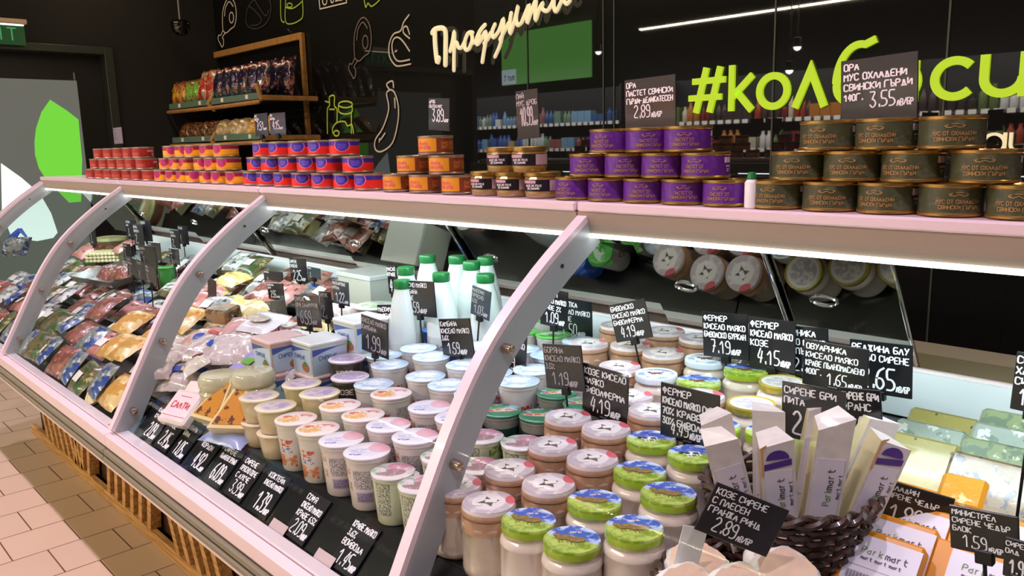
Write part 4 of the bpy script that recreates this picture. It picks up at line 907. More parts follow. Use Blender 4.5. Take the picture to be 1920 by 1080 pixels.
KP = {'pinkblue': cup('pinkblue', .034, RT, .11, pot_pb, pinkblue), 'fruit': cup('fruit', .034, RT, .11, pot_fruit, fruitlid), 'white': cup('white', .034, RT, .11, pot_w, whitefoil, None, .0025, .006),
      'dark': cup('dark', .036, RT, .11, pot_dark, pinkwhite, None, .0025, .006, False, ['КОЗЕ'], P('cream_pen', (226, 214, 190), .5)), 'green': cup('green', .032, .0405, .095, pot_green, greenfoil),
      'crumple': cup('crumple', .032, .0395, .095, pot_lime, crumpled, None, .0025, .018, True), 'cream': cup('cream', .036, .0445, .10, pot_cream, creamlid, None, .004),
      'lime': cup('lime', .034, .042, .10, pot_w, limefoil, None, .0025, .008, True), 'blue': cup('blue', .034, .042, .10, potmat('blue_pot', (66, 104, 206), [((226, 230, 240), -.4, .4, .03, .07, 40)]), bluefoil, None, .0025, .008, True),
      'striped': cup('striped', .034, .042, .10, pot_pink, whitefoil)}
YAWC = math.radians(46)
ROUND = []
def jarset(K_, key, name, cat, h, r, group, desc, rows, jit=8):
    for rowname, pts in rows:
        for i, (x, y) in enumerate(pts):
            p = seat(x, y, h, r)
            t_ = put(K_[key], name, ('%s, %s %s' % (desc, nth(i, len(pts)), rowname)).replace('only one ', ''), cat, p, (0, 0, YAWC+math.radians(rnd.uniform(-jit, jit))), group)
            ROUND.append(([t_], {'crumple': .0425, 'green': .0426, 'lime': .0442, 'blue': .0442, 'striped': .0442, 'kraft': .0465}.get(key, .0460 if K_ is KP else .0460)))
jarset(KJ, 'sheep', 'yogurt_jar', 'jar', .118, .0455, 'sheep yogurt jars', 'glass jar with sheep on green lid', [('of the front pair', [(1027, 1000), (1110, 1042)]), ('of the middle pair', [(1091, 965), (1177, 1000)]), ('of the back pair', [(1160, 930), (1244, 965)])])
jarset(KJ, 'cow', 'yogurt_jar', 'jar', .118, .0455, 'cow yogurt jars', 'glass jar with cow on green lid', [('before the 4.49 tag', [(1220, 845), (1302, 880)]), ('behind the 4.49 tag', [(1370, 832), (1432, 812)])])
jarset(KJ, 'goat', 'yogurt_jar', 'jar', .118, .0455, 'brown goat jars with green lids', 'glass jar with brown goat on green lid', [('behind the 4.49 tag', [(1325, 712), (1377, 694)])])
jarset(KJ, 'wgoat', 'yogurt_jar', 'jar', .118, .0455, 'brown goat jars with white lids', 'glass jar with brown goat on white lid', [('of two', [(1258, 691), (1306, 678)])])
jarset(KJ, 'gold', 'yogurt_jar', 'jar', .112, .0455, 'gold lidded jars', 'jar with gold rimmed white lid', [('of the front pair', [(1402, 757), (1460, 776)]), ('behind the pair', [(1452, 738)]), ('behind the 1.65 tag', [(1415, 672), (1480, 690), (1545, 712)])])
jarset(KJ, 'kraft', 'paper_covered_jar', 'jar', .118, .0455, 'paper covered yogurt jars', 'jar with brown paper cover', [
    ('of the front pair', [(867, 926), (939, 957)]), ('in the second row', [(952, 895), (1016, 928)]), ('in the third row', [(1009, 867), (1077, 893)]),
    ('under the slanted 4.19 tag', [(1069, 791), (1140, 818)]), ('right of the slanted 4.19 tag', [(1206, 788), (1203, 749), (1242, 766)]),
    ('of the rear middle row', [(1124, 667), (1189, 680)]), ('of the rear back row', [(1179, 650), (1238, 661)]), ('against the back ledge', [(1150, 622), (1232, 632), (1290, 650)])])
jarset(KP, 'crumple', 'yogurt_pot', 'yogurt', .095, .04, 'pots with crumpled foil lids', 'small pot with crumpled foil lid', [('before the big arm', [(727, 893)]), ('in the front row', [(812, 918), (876, 889)]), ('in the back row', [(838, 866), (882, 839), (936, 860)])])
jarset(KP, 'green', 'yogurt_pot', 'yogurt', .095, .04, 'dark green yogurt pots', 'dark green pot with red label lid', [('in the front row', [(932, 759), (1000, 777)]), ('in the back row', [(998, 741), (1058, 755)])])
jarset(KP, 'pinkblue', 'yogurt_pot', 'yogurt', .11, .044, 'yogurt pots with pink lids', 'tall pot with pink and white lid', [('in the front pair', [(641, 831), (698, 855)]), ('in the second row', [(718, 808), (770, 831), (853, 806)]), ('in the third row', [(785, 787)])])
jarset(KP, 'fruit', 'yogurt_pot', 'yogurt', .11, .044, 'yogurt pots with fruit lids', 'tall pot with red printed lid', [('in the front pair', [(553, 787), (593, 806)]), ('in the second row', [(628, 767), (668, 784)]), ('by the dark pots', [(716, 758)])])
jarset(KP, 'white', 'yogurt_pot', 'yogurt', .11, .044, 'yogurt pots with pale foil lids', 'tall pot with pale blue lid', [
    ('in the front row', [(744, 698), (791, 712), (819, 728)]), ('in the second row', [(756, 682), (811, 686), (840, 697)]), ('in the third row', [(740, 668), (783, 659), (823, 668)]), ('right of the big arm', [(908, 740), (918, 711), (947, 724), (958, 700)])])
jarset(KP, 'dark', 'yogurt_pot', 'yogurt', .11, .044, 'dark yogurt pots', 'dark pot with pale pink lid', [('of two', [(658, 681), (694, 698)])])
jarset(KP, 'lime', 'yogurt_pot', 'yogurt', .10, .042, 'pots with lime green lids', 'pot with lime green lid', [('behind the tags', [(1003, 607), (1012, 626)]), ('beside the arm', [(968, 618)])])
jarset(KP, 'blue', 'yogurt_pot', 'yogurt', .10, .042, 'pots with blue lids', 'pot with blue lid', [('behind the big arm', [(815, 628), (852, 640), (905, 618), (980, 592)])])
jarset(KP, 'striped', 'yogurt_pot', 'yogurt', .10, .042, 'pots with pink stripes', 'pink striped white pot', [('under the lime lids', [(990, 650), (1010, 675)]), ('by the slanted 1.19 tag', [(1085, 640), (1075, 695)])])
# stacked clear tubs (two or three high)
TUBLOW = cup('tub_low', .036, .0445, .058, pot_cream, creamlid, None, .004)
KP['cream'] = TUBLOW
def stack(px, py, nst, label):
    H_ = .0581*nst; p = seat(px, py, H_, .0445); L_ = []
    for k in range(nst):
        t_ = put(TUBLOW, 'cheese_tub', '%s, %s of the stack' % (label, {2: ['bottom', 'top'], 3: ['bottom', 'middle', 'top']}[nst][k]), 'tub', (p.x, p.y, p.z+.0586*k), (0, 0, YAWC+.3*k), 'stacked cream tubs'); L_.append(t_)
    ROUND.append((L_, .049))
stack(503, 747, 2, 'cream tub by the triangular cheese trays'); stack(532, 768, 2, 'front cream tub beside the fruit lids'); stack(566, 732, 2, 'rear cream tub beside the dark pots'); stack(606, 748, 2, 'cream tub behind the red printed lids')
# milk bottles
bm = P('milk_bottle', (220, 226, 222), .2, 0, .5, .4)
bot = MB().lathe([(.036, 0), (.041, .004), (.042, .03), (.042, .13), (.038, .165), (.028, .215), (.0215, .238), (.021, .246)], 30, 0, None, lambda a, z: .018*math.sin(a*14)*(1 if .13 < z < .22 else 0))
KB = [('bottle_body', bot.mesh('bottle_body', bm, 60)), ('cap', MB().lathe([(.0215, .243), (.0225, .245), (.0225, .262), (.021, .265), (.0005, .265)], 26, 0).mesh('bottle_cap', P('green_bottle_cap', (20, 112, 52), .4, 0, .5, .2))),
      ('paper_wrap', (lambda m: (m.lathe([(.0424, .030), (.0424, .105)], 30), setattr(m, 'f', m.f[:-2]), setattr(m, 'mi', m.mi[:-2]), m)[-1])(MB()).mesh('bottle_wrap', pat('bottle_wrap', (206, 206, 196), [((120, 110, 120), -.3, .3, .07, .086, 300), ((196, 140, 160), -.35, .35, .04, .06, 160)])))]
for rn, pts in (('in the front row', [(758, 501), (791, 509), (838, 512), (906, 503)]), ('in the back row', [(817, 497), (852, 500), (846, 488), (881, 492)])):
    for i, (x, y) in enumerate(pts): ROUND.append(([None], .0435)); ROUND[-1][0][0] = put(KB, 'milk_bottle', 'milk bottle with green cap, %s %s' % (nth(i, len(pts)), rn), 'bottle', seat(x, y, .265, .042), (0, 0, rnd.random()), 'milk bottles with green caps')
FIXED = set()
def relax(passes=120):
    for _ in range(passes):
        moved = False
        for i in range(len(ROUND)):
            for j in range(i):
                (A, ra), (B, rb) = ROUND[i], ROUND[j]
                d = A[0].location.xy - B[0].location.xy; L = d.length; need = ra+rb
                if L < need:
                    d = d/L if L > 1e-5 else Vector((1, 0)); m = d*(need-L)*.51; moved = True
                    fa, fb = A[0].name in FIXED, B[0].name in FIXED; ma = 0 if fa else (2 if fb else 1); mb_ = 0 if fb else (2 if fa else 1)
                    for o in A: o.location.x += m.x*ma; o.location.y = o.location.y if fa else max(DY0+ra*.75, min(1.512, o.location.y+m.y*ma))
                    for o in B: o.location.x -= m.x*mb_; o.location.y = o.location.y if fb else max(DY0+rb*.75, min(1.512, o.location.y-m.y*mb_))
        if not moved: break
    for A, ra in ROUND:
        if A[0].name in FIXED: continue
        z = deck(A[0].location.y+ra)+.0006; dz = z-A[0].location.z
        for o in A: o.location.z += dz
# ================================================================== CHEESES AT THE RIGHT END OF THE NEAREST COUNTER
rightv = Vector((math.cos(YAW), math.sin(YAW), 0)); fwdv = Vector((-math.sin(YAW), math.cos(YAW), 0))
def wicker(name, label, p, R, h):
    g = thing(name, label, 'basket', p); mb = MB(); rings = 11; seg = 64
    for i in range(rings):
        z = .006+(h-.012)*i/(rings-1); r = R*(.84+.16*i/(rings-1))
        mb.tube([Vector(((r+.0028*(1 if (k//2+i) % 2 else -1))*math.cos(2*PI*k/seg), (r+.0028*(1 if (k//2+i) % 2 else -1))*math.sin(2*PI*k/seg), z)) for k in range(seg+1)], .0042, 5)
    link('weave', mb.mesh('weave', P('brown_wicker', (74, 46, 36), .4, 0, .5, .3, var=.3, vs=90)), g)
    st_ = MB()
    for k in range(32):
        a = 2*PI*(k+.5)/32; st_.tube([(R*.835*math.cos(a), R*.835*math.sin(a), .002), (R*1.0*math.cos(a), R*1.0*math.sin(a), h)], .0026, 5)
    link('stakes', st_.mesh('stakes', P('dark_wicker', (52, 32, 26), .5)), g)
    rm = MB()
    for ph in (0, PI): rm.tube([Vector(((R*1.01+.006*math.cos(12*a+ph))*math.cos(a), (R*1.01+.006*math.cos(12*a+ph))*math.sin(a), h+.005*math.sin(12*a+ph))) for a in [2*PI*k/120 for k in range(121)]], .0052, 6)
    link('braided_rim', rm.mesh('braided_rim', P('brown_wicker', (74, 46, 36), .4)), g)
    link('bottom', MB().lathe([(R*.82, .001), (R*.82, .006), (.0005, .006)], 32).mesh('bottom', P('dark_wicker', (52, 32, 26), .5)), g); return g
pb = seat(1478, 905, .105, .12); pb.y = max(pb.y, DY0+.13); pb.z = deck(pb.y+.125)+.0006
wicker('wicker_basket', 'brown wicker basket full of brie wedges', pb, .118, .10); ROUND.append(([scene.objects['wicker_basket']], .126)); FIXED.add('wicker_basket')
brie = P('brie_rind', (228, 216, 212), .55, 0, .4, .2, var=.10, vs=50); brie_cut = P('brie_paste', (222, 206, 160), .4, 0, .5, .4)
labelm = P('pale_label', (226, 214, 228), .4, 0, .5, .3); inkm = P('label_ink', (66, 54, 70), .5); greenink = P('label_green_ink', (96, 130, 60), .5)
def wedge_kind(seed, logo=False):
    r = random.Random(seed); L, wd, t = r.uniform(.165, .19), .047, .050
    m = MB(); sl_ = (seed % 3-1)*.012
    vs = [Vector(q) for q in ((-wd*.30, t*.5, 0), (wd*.34, t*.5, 0), (wd/2, -t*.5, 0), (-wd/2, -t*.5, 0), (-wd*.30, t*.5, L-.010), (wd*.34, t*.5, L-.004+sl_), (wd/2, -t*.5, L+sl_), (-wd/2, -t*.5, L-.008))]
    m.add(vs, [(3, 2, 1, 0), (4, 5, 6, 7), (0, 1, 5, 4)], 0); m.add(vs, [(1, 2, 6, 5), (3, 0, 4, 7)], 1); m.add(vs, [(2, 3, 7, 6)], 0)
    k = [('cheese', m.mesh('brie_wedge', [brie, brie_cut], 0))]
    f = lambda u, v: Vector((u, -t*.5-.0012, v))
    lb_ = MB().box(-wd*.40, wd*.40, -t*.5-.001, -t*.5-.0004, L*.26, L*.74); sub = []
    tm = MB(); rot = lambda u, v: Vector((-v+.006, -t*.5-.0014, u))
    fit_text(tm, 'mart', L*.58, -.001, .0095, L*.18, .0012, rot, 'c'); fit_text(tm, 'mart mart', L*.52, -.012, .005, L*.40, .0008, rot, 'c')
    sub.append(('lettering', tm.mesh('wedge_text', inkm, 0)))
    tg = MB(); fit_text(tg, 'Park', L*.43, -.001, .0095, L*.14, .0010, rot, 'c'); sub.append(('lettering', tg.mesh('wedge_text_green', greenink, 0)))
    k.append(('paper_label', lb_.mesh('wedge_label', labelm, 0), sub))
    lb2 = MB(); lb2.add([Vector((wd*(.34+.16*(1-y))+.0012, t*.5-t*y_, z)) for z, y in ((L*.25, 0), (L*.62, 0)) for y_ in (.25, .85) for y in (1-y_,)], [(0, 1, 3, 2)]); k.append(('side_sticker', lb2.mesh('wedge_side_label', P('grey_label', (186, 182, 190), .4, var=.3, vs=200), 0)))
    if logo:
        lg = MB(); lg.add([f(wd*.34*math.cos(a)*1.0, L*.84+.014*math.sin(a)) for a in [PI*i/10 for i in range(11)]], [tuple(range(11))]); lg.add([f(-wd*.40, L*.75), f(wd*.40, L*.78), f(wd*.40, L*.835), f(-wd*.40, L*.805)], [(0, 1, 2, 3)])
        k.append(('purple_emblem', lg.mesh('purple_emblem', P('purple_print', (84, 50, 140), .4), 0)))
        ob = MB(); ob.add([f(u*wd, v*L) for u, v in ((-.48, .70), (-.42, .70), (-.42, .94), (-.30, .97), (-.30, .985), (-.48, .96))], [tuple(range(6))]); k.append(('orange_corner', ob.mesh('orange_corner', P('orange_print', (226, 160, 96), .4), 0)))
    return k
WG = [(-.074, -.030, -.34, 'label facing front, leaning furthest left'), (-.025, -.030, -.14, 'purple emblem near its top'), (.025, -.030, .08, 'front wedge right of centre'), (.074, -.026, .34, 'purple emblem, leaning right'),
      (.080, .034, .46, 'leaning furthest right behind the front row'), (.030, .034, .16, 'tall one in the back row right of centre'), (-.020, .034, -.04, 'back row, left of centre'), (-.068, .034, -.26, 'back row, furthest left')]
for i, (a, b, lean, lab) in enumerate(WG):
    p = pb + rightv*a + fwdv*b + Vector((0, 0, .034))
    t = put(wedge_kind(i, i in (1, 3)), 'brie_wedge', 'white brie wedge, ' + lab, 'cheese', p, (0, 0, 0), 'brie wedges in the basket')
    t.rotation_mode = 'QUATERNION'
    M = Matrix.Rotation(YAW+rnd.uniform(-.10, .10), 3, 'Z') @ Matrix.Rotation(lean*.85, 3, 'Y') @ Matrix.Rotation(.12 if b < 0 else -.02, 3, 'X')
    t.rotation_quaternion = M.to_quaternion()
p2 = Vector(pb) + Vector((-.105, -.215, 0)); p2.y = max(p2.y, .872); p2.z = deck(p2.y+.10)+.0006
p2 = seat(1372, 1085, .075, .10); p2.y = max(p2.y, .875); p2.z = deck(p2.y+.10)+.0006
wicker('wicker_basket', 'low wicker basket of round goat cheeses at the bottom edge', p2, .100, .065); ROUND.append(([scene.objects['wicker_basket.001']], .107)); FIXED.add('wicker_basket.001')
goat = P('goat_cheese', (226, 190, 164), .5, 0, .4, .3, var=.10, vs=70); rindw = P('white_mould_rind', (228, 222, 214), .7, var=.12, vs=80)
gcm = MB(); gcm.lathe([(.030, 0), (.040, .006), (.042, .018), (.040, .030), (.034, .036), (.0005, .036)], 36, 0, None, lambda a, z: .03*math.sin(a*5+z*60)+.02*math.sin(a*11))
gcf = MB(); gcf.lathe([(.0005, .0372), (.0345, .0368)], 30, 0, None, lambda a, z: .05*math.sin(a*6)+.03*math.sin(a*13)); gk = [('cheese', gcm.mesh('goat_round', rindw, 50)), ('cut_face', gcf.mesh('goat_face', goat, 50))]
for i, (a, b, zz, tilt, lab) in enumerate(((-.070, -.020, .045, .62, 'leftmost under the white paper'), (-.006, -.030, .050, .66, 'middle with the rough face'), (.056, -.012, .060, .62, 'in front of the 2.89 tag'), (.070, .050, .045, .5, 'white one right of the 2.89 tag'), (-.040, .050, .035, .3, 'at the back left of the basket'))):
    t = put(gk, 'goat_cheese', 'round goat cheese, ' + lab, 'cheese', p2+rightv*a+fwdv*b+Vector((0, 0, zz)), (0, 0, 0), 'round goat cheeses in the low basket', 1.12)
    t.rotation_mode = 'QUATERNION'; t.rotation_quaternion = (Matrix.Rotation(YAW+rnd.uniform(-.2, .2), 3, 'Z') @ Matrix.Rotation(tilt, 3, 'X')).to_quaternion()
pw = thing('price_slip', 'white paper slip standing behind the leftmost goat cheese', 'label', p2+rightv*-.062+fwdv*.012+Vector((0, 0, .085)), (0, .25, YAW+.2)); link('paper', MB().box(-.018, .018, 0, .001, 0, .055).mesh('slip', white), pw)
_pk = {}
from mathutils.bvhtree import BVHTree
SETTLED = []
def register(o):
    vs, fs = [], []
    Mw = Matrix.LocRotScale(o.location, o.rotation_euler, o.scale)
    for ch in o.children:
        if ch.data is None: continue
        k_ = len(vs); vs += [Mw @ v.co for v in ch.data.vertices]; fs += [tuple(i+k_ for i in p.vertices) for p in ch.data.polygons]
    SETTLED.append((Vector([min(v[i] for v in vs) for i in range(3)]), Vector([max(v[i] for v in vs) for i in range(3)]), BVHTree.FromPolygons(vs, fs)))
def surf(y): return deck(y) if y >= .7640 else max(.66, y+.0006)
def settle(o, most=.075, avoid=True, drop=False, lower=True):
    """lift a thing until it lies on the deck and clear of the things already laid down"""
    R = o.rotation_quaternion.to_matrix() if o.rotation_mode == 'QUATERNION' else o.rotation_euler.to_matrix()
    T = o.location.copy(); vs, fs = [], []
    for ch in o.children:
        k_ = len(vs); vs += [R @ (v.co*o.scale.x) + T for v in ch.data.vertices]; fs += [tuple(i+k_ for i in p.vertices) for p in ch.data.polygons]
    up = max(surf(v.y)+.004-v.z for v in vs); up = max(up, -.03 if lower else 0)
    vs = [v+Vector((0, 0, up)) for v in vs]; dz = up
    if avoid:
        lo = Vector([min(v[i] for v in vs) for i in range(3)]); hi = Vector([max(v[i] for v in vs) for i in range(3)])
        near = [t for a, b, t in SETTLED if a.x < hi.x and b.x > lo.x and a.y < hi.y and b.y > lo.y]
        st_ = 0
        while st_ < most:
            tr = BVHTree.FromPolygons([v+Vector((0, 0, st_)) for v in vs], fs)
            if not any(tr.overlap(t) for t in near): break
            st_ += .006
        if st_ >= most and drop:
            for ch in list(o.children): bpy.data.objects.remove(ch)
            bpy.data.objects.remove(o); return False
        dz += st_; vs = [v+Vector((0, 0, st_)) for v in vs]
        SETTLED.append((lo, hi, BVHTree.FromPolygons(vs, fs)))
    o.location.z += dz
# blue cheese slabs and cheddar packs
def slab(name, label, cat, px, py, h, wd, dp, t, rz, rx, mat, group, c=.006, extra=None, lay=True):
    p = ondeck(px, py, h); o = thing(name, label, cat, p, (0, 0, 0), group)
    o.rotation_mode = 'QUATERNION'; o.rotation_quaternion = (Matrix.Rotation(rz, 3, 'Z') @ Matrix.Rotation(rx, 3, 'X')).to_quaternion()
    link('cheese', MB().box(-wd/2, wd/2, -dp/2, dp/2, -t, 0, c=c).mesh('slab', mat, 30), o)
    if extra: extra(o, wd, dp)
    if lay: settle(o, lower=False)
    return o
bc_y = bagmat('yellow_blue_cheese', (176, 164, 92), [((176, 172, 104), .56), ((84, 92, 66), .66)], 38, .3, .5, .2)
bc_g = bagmat('green_blue_cheese', (150, 164, 126), [((120, 140, 120), .50), ((216, 220, 200), .60)], 30, .3, .5, .25)
bc_w = bagmat('white_blue_cheese', (176, 188, 180), [((140, 160, 150), .54), ((236, 240, 236), .62)], 34, .25, .6, .35)
bc_b = bagmat('beige_blue_cheese', (146, 126, 96), [((84, 78, 86), .56), ((196, 180, 150), .66)], 48, .25, .6, .25)
GB = 'blue cheese slabs on the black deck'
def slabrow(px, py, h, name, cat, group, wd, dp, t, rx, dl, items, extra=None, c=.006):
    """slabs leaning one behind the other; items front to back: (label, material)"""
    n_ = Vector((0, -math.sin(rx), math.cos(rx))); u_ = Vector((0, math.cos(rx), math.sin(rx))); base = None
    for i, (lab, mat) in enumerate(items):
        o = slab(name, lab, cat, px, py, h, wd, dp, t, rnd.uniform(-.004, .004), rx, mat, group, c, extra, lay=(i == 0))
        if i == 0: base = o.location.copy()
        else: o.location = base - n_*(t+.0025)*i + u_*dl*i + Vector((rnd.uniform(-.004, .004), 0, 0))
slabrow(1716, 866, .040, 'blue_cheese', 'cheese', GB, .112, .098, .022, .80, .038, [('pale yellow blue cheese slab at the front of the left stack', bc_y), ('white wrapped blue cheese slab in the middle of the left stack', bc_w), ('yellow blue cheese slab at the back of the left stack', bc_y)])
slabrow(1852, 922, .040, 'blue_cheese', 'cheese', GB, .128, .100, .026, .78, .044, [('beige dark speckled blue cheese slab behind the 1.59 tag', bc_b), ('green veined blue cheese slab right behind the beige one', bc_g), ('white veined blue cheese slab in the middle of the right stack', bc_w), ('pale green blue cheese slab at the back of the right stack', bc_g)])
ched = P('orange_cheddar', (226, 142, 30), .3, 0, .5, .5, var=.12, vs=16)
def plabel(o, wd, dp):
    l = link('paper_label', MB().box(-wd*.30, wd*.50, -dp*.42, dp*.40, 0, .0006).mesh('pack_label', labelm, 0), o)
    f = lambda u, v: Vector((u, v, .0012)); tm = MB()
    fit_text(tm, 'mart', wd*.26, dp*.12, .0085, wd*.30, .0013, f); fit_text(tm, 'mart mart mart', wd*.10, dp*.02, .0045, wd*.62, .0009, f)
    for i in range(26): x = -wd*.24+i*.0014*1.0; ribbon(tm, [[(x, -dp*.32), (x, -dp*.20)]], .0003+.0006*((i*7) % 3)/2, f)
    fit_text(tm, '00 17', wd*.28, -dp*.31, .006, wd*.28, .0010, f); ribbon(tm, [[(-wd*.26, -dp*.10), (wd*.44, -dp*.10)]], .0004, f)
    link('lettering', tm.mesh('pack_text', inkm, 0), l); tg = MB(); fit_text(tg, 'Park', wd*-.02, dp*.12, .0085, wd*.26, .0010, f); link('lettering', tg.mesh('pack_text_green', greenink, 0), l)
GC = 'labelled cheddar packs'
slabrow(1634, 1056, .068, 'cheddar_pack', 'cheese', GC, .112, .088, .024, .80, .037, [('orange cheddar pack with white label '+l, ched) for l in ('at the front of the left row by the basket', 'second from the front of the left row', 'third from the front of the left row', 'at the back of the left row')], plabel, .003)
slabrow(1826, 1092, .060, 'cheddar_pack', 'cheese', GC, .112, .088, .024, .80, .037, [('orange cheddar pack with white label '+l, ched) for l in ('at the bottom edge of the right row', 'below the 1.59 tag', 'under the 1.59 tag')], plabel, .003)
slab('cheddar_pack', 'plain wrapped orange cheddar piece between the two label rows', 'cheese', 1788, 1000, .058, .07, .07, .03, .1, .5, bagmat('wrapped_cheddar', (222, 150, 50), [((240, 200, 130), .60)], 20, .15, .8, .4), GC)
slab('cheddar_pack', 'plain wrapped orange cheddar piece left of the 1.59 tag', 'cheese', 1800, 962, .060, .06, .06, .03, .1, .5, _mc['wrapped_cheddar'], GC)
slab('cheddar_pack', 'pale tan cheese piece at the lower right corner', 'cheese', 1925, 1062, .055, .09, .08, .03, .0, .6, P('tan_cheese', (222, 190, 140), .3, 0, .5, .5), GC)

# ================================================================== SECOND COUNTER: white cheese, boxes, yellow cheese
def boxtub(key, wd, dp, h, bodym, lidm, print_=None):
    m = MB(); vs = [Vector((sx*wd/2*k, sy*dp/2*k, z)) for z, k in ((0, .90), (h*.90, 1.0)) for sx, sy in ((-1, -1), (1, -1), (1, 1), (-1, 1))]
    m.add(vs, [(3, 2, 1, 0), (4, 5, 6, 7)]+[(i, (i+1) % 4, 4+(i+1) % 4, 4+i) for i in range(4)])
    k = [('tub', m.mesh(key+'_tub', bodym, 0)), ('lid', MB().box(-wd*.52, wd*.52, -dp*.52, dp*.52, h*.88, h, c=.003).mesh(key+'_lid', lidm))]
    if print_:
        for ax in (0, 1):
            pm = MB()
            def face_(u, v, e=0.0008):
                k_ = .90+.10*(v/(h*.9)); return Vector((u*k_, -dp/2*k_-e, v)) if ax == 0 else Vector((wd/2*k_+e, u*k_, v))
            W2 = wd/2 if ax == 0 else dp/2
            pm.add([face_(u*W2, v*h) for u, v in ((-.94, .06), (.94, .06), (.94, .80), (-.94, .80))], [(0, 1, 2, 3)], 0)
            pm.add([face_(u*W2, v*h, .0012) for u, v in ((-.94, .60), (-.3, .70), (.4, .78), (.94, .80), (-.94, .80))], [(0, 1, 2, 3, 4)], 1)
            pm.add([face_((.35+.38*math.cos(a))*W2, (.22+.14*math.sin(a))*h, .0012) for a in [2*PI*i/14 for i in range(14)]], [tuple(range(14))], 2)
            pm.add([face_((.35+.20*math.cos(a))*W2, (.33+.08*math.sin(a))*h, .0015) for a in [2*PI*i/10 for i in range(10)]], [tuple(range(10))], 3)
            fit_text(pm, print_, -.1*W2, h*.46, h*.12, W2*1.2, h*.02, lambda u, v: face_(u, v, .0014), mi=1)
            k.append(('side_label', pm.mesh(key+'_label', [P('ice_label', (196, 214, 230), .4), P('blue_print', (70, 96, 170), .4), P('terracotta_print', (190, 110, 70), .4), P('leaf_print', (90, 140, 66), .4)], 0)))
    return k
whitetub = P('milky_tub', (214, 216, 206), .35, 0, .5, .2); whitelidm = P('tub_lid', (226, 230, 228), .3, 0, .5, .3); pinktub = P('pinkish_tub', (220, 180, 172), .35, 0, .5, .3)
KX = boxtub('cheese_box', .105, .105, .085, whitetub, whitelidm, 'СИРЕНЕ')
KX2 = boxtub('pink_box', .105, .105, .085, pinktub, P('pinkish_lid', (226, 196, 196), .3, 0, .5, .3), 'СИРЕНЕ')
SQ = []
def boxstack(px, py, kinds, labels, rz=.0, r=.056):
    H_ = .0856*len(kinds); p = seat(px, py, H_, r); L_ = []
    for i, (k, l) in enumerate(zip(kinds, labels)): L_.append(put(k, 'cheese_box', l, 'tub', (p.x, p.y, p.z+.0858*i), (0, 0, rz), 'square cheese tubs'))
    ROUND.append((L_, r))
boxstack(606, 622, [KX2, KX], ['pink square tub under the tub with the blue label', 'square cheese tub with blue label, on top, left of 1.99 tag'])
boxstack(548, 632, [KX2, KX2], ['lower pink square tub left of the blue label tub', 'upper pink square tub left of the blue label tub'])
boxstack(674, 616, [KX, KX], ['lower square tub behind the 1.99 tag', 'upper square tub behind the 1.99 tag'])
boxstack(740, 622, [KX], ['square tub with red picture right of the 1.99 tag'])
bt = boxtub('big_tub', .19, .15, .135, whitetub, whitelidm)
pbt = seat(698, 508, .135, .08); put(bt, 'white_tub', 'big white lidded tub left of the milk bottles', 'tub', pbt, (0, 0, 0)); ROUND.append(([scene.collection.objects[-1]], .0)) if False else None
rt = cup('round_tub', .052, .062, .085, pat('red_band_tub', (206, 200, 196), [((176, 70, 46), -2, 2, .045, .075, 0), ((206, 150, 130), -2, 2, .058, .064, 300)]), lidmat('green_round_lid', (226, 230, 222), [((176, 204, 150), 0, 0, .045, .045, 30)], 30), .068, .004)
put(rt, 'round_tub', 'round tub with red band below the big white tub', 'tub', seat(704, 572, .085, .065)); 
# brine tubs, bags and trays
clearm = bagmat('clear_brine_bag', (214, 204, 190), [((226, 216, 206), .52), ((240, 236, 236), .64)], 18, .12, .8, .6)
whitebag = bagmat('white_cheese_bag', (222, 206, 204), [((206, 186, 184), .52), ((240, 236, 238), .62)], 18, .15, .7, .6)
pinkbag = bagmat('pink_ham_bag', (216, 168, 164), [((226, 190, 186), .50), ((196, 120, 116), .63)], 12, .10, 1.0, .7)
redlab = P('red_paper_label', (206, 60, 46), .4); bluelab = P('blue_paper_label', (52, 84, 176), .35); purplelab = P('lilac_label', (150, 136, 200), .4); greenlab = P('green_paper_label', (96, 160, 60), .4); yellab = P('yellow_paper_label', (226, 196, 70), .4)
def pack(name, label, cat, group, px, py, mat, w_, d_, t_, rz=0, rx=.25, lab=None, h=None, seed=0, ry=0, pos=None, drop=False, most=.075):
    key = (round(w_, 3), round(d_, 3), round(t_, 3), seed % 4, mat.name)
    if key not in _pk: _pk[key] = pouch(w_, d_, t_, seed % 4).mesh('film_bag', mat, 70)
    p = pos if pos is not None else ondeck(px, py, (h if h is not None else t_*.9+.02) + .012)
    o = thing(name, label, cat, p, (0, 0, 0), group); o.rotation_mode = 'QUATERNION'
    o.rotation_quaternion = (Matrix.Rotation(rz, 3, 'Z') @ Matrix.Rotation(rx, 3, 'X') @ Matrix.Rotation(ry, 3, 'Y')).to_quaternion()
    link('bag', _pk[key], o)
    for (lm, u0, u1, v0, v1) in (lab or ()):
        q = MB(); n_ = 5; vs = []
        for j in range(n_+1):
            for i in range(n_+1):
                u = u0+(u1-u0)*i/n_; v = v0+(v1-v0)*j/n_; e = max(0, 1-abs(u)**2.6)*max(0, 1-abs(v)**2.6); vs.append(Vector((u*w_/2, v*d_/2, t_*.10+t_*.92*(e**.5)*1.16+.0015)))
        q.add(vs, [(j*(n_+1)+i, j*(n_+1)+i+1, (j+1)*(n_+1)+i+1, (j+1)*(n_+1)+i) for j in range(n_) for i in range(n_)]); link('sticker', q.mesh('sticker', lm, 70), o)
    settle(o, drop=drop, most=most)
    return o
bk = MB(); bk.lathe([(.044, 0), (.052, .006), (.054, .02), (.050, .027), (.054, .034), (.054, .055), (.048, .064), (.0005, .066)], 30, 0, None, lambda a, z: .02*math.sin(a*5+z*50))
kbr = [('tub', bk.mesh('brine_tub', P('brine_tub', (206, 200, 168), .12, 0, .6, .8, var=.12, vs=24)))]
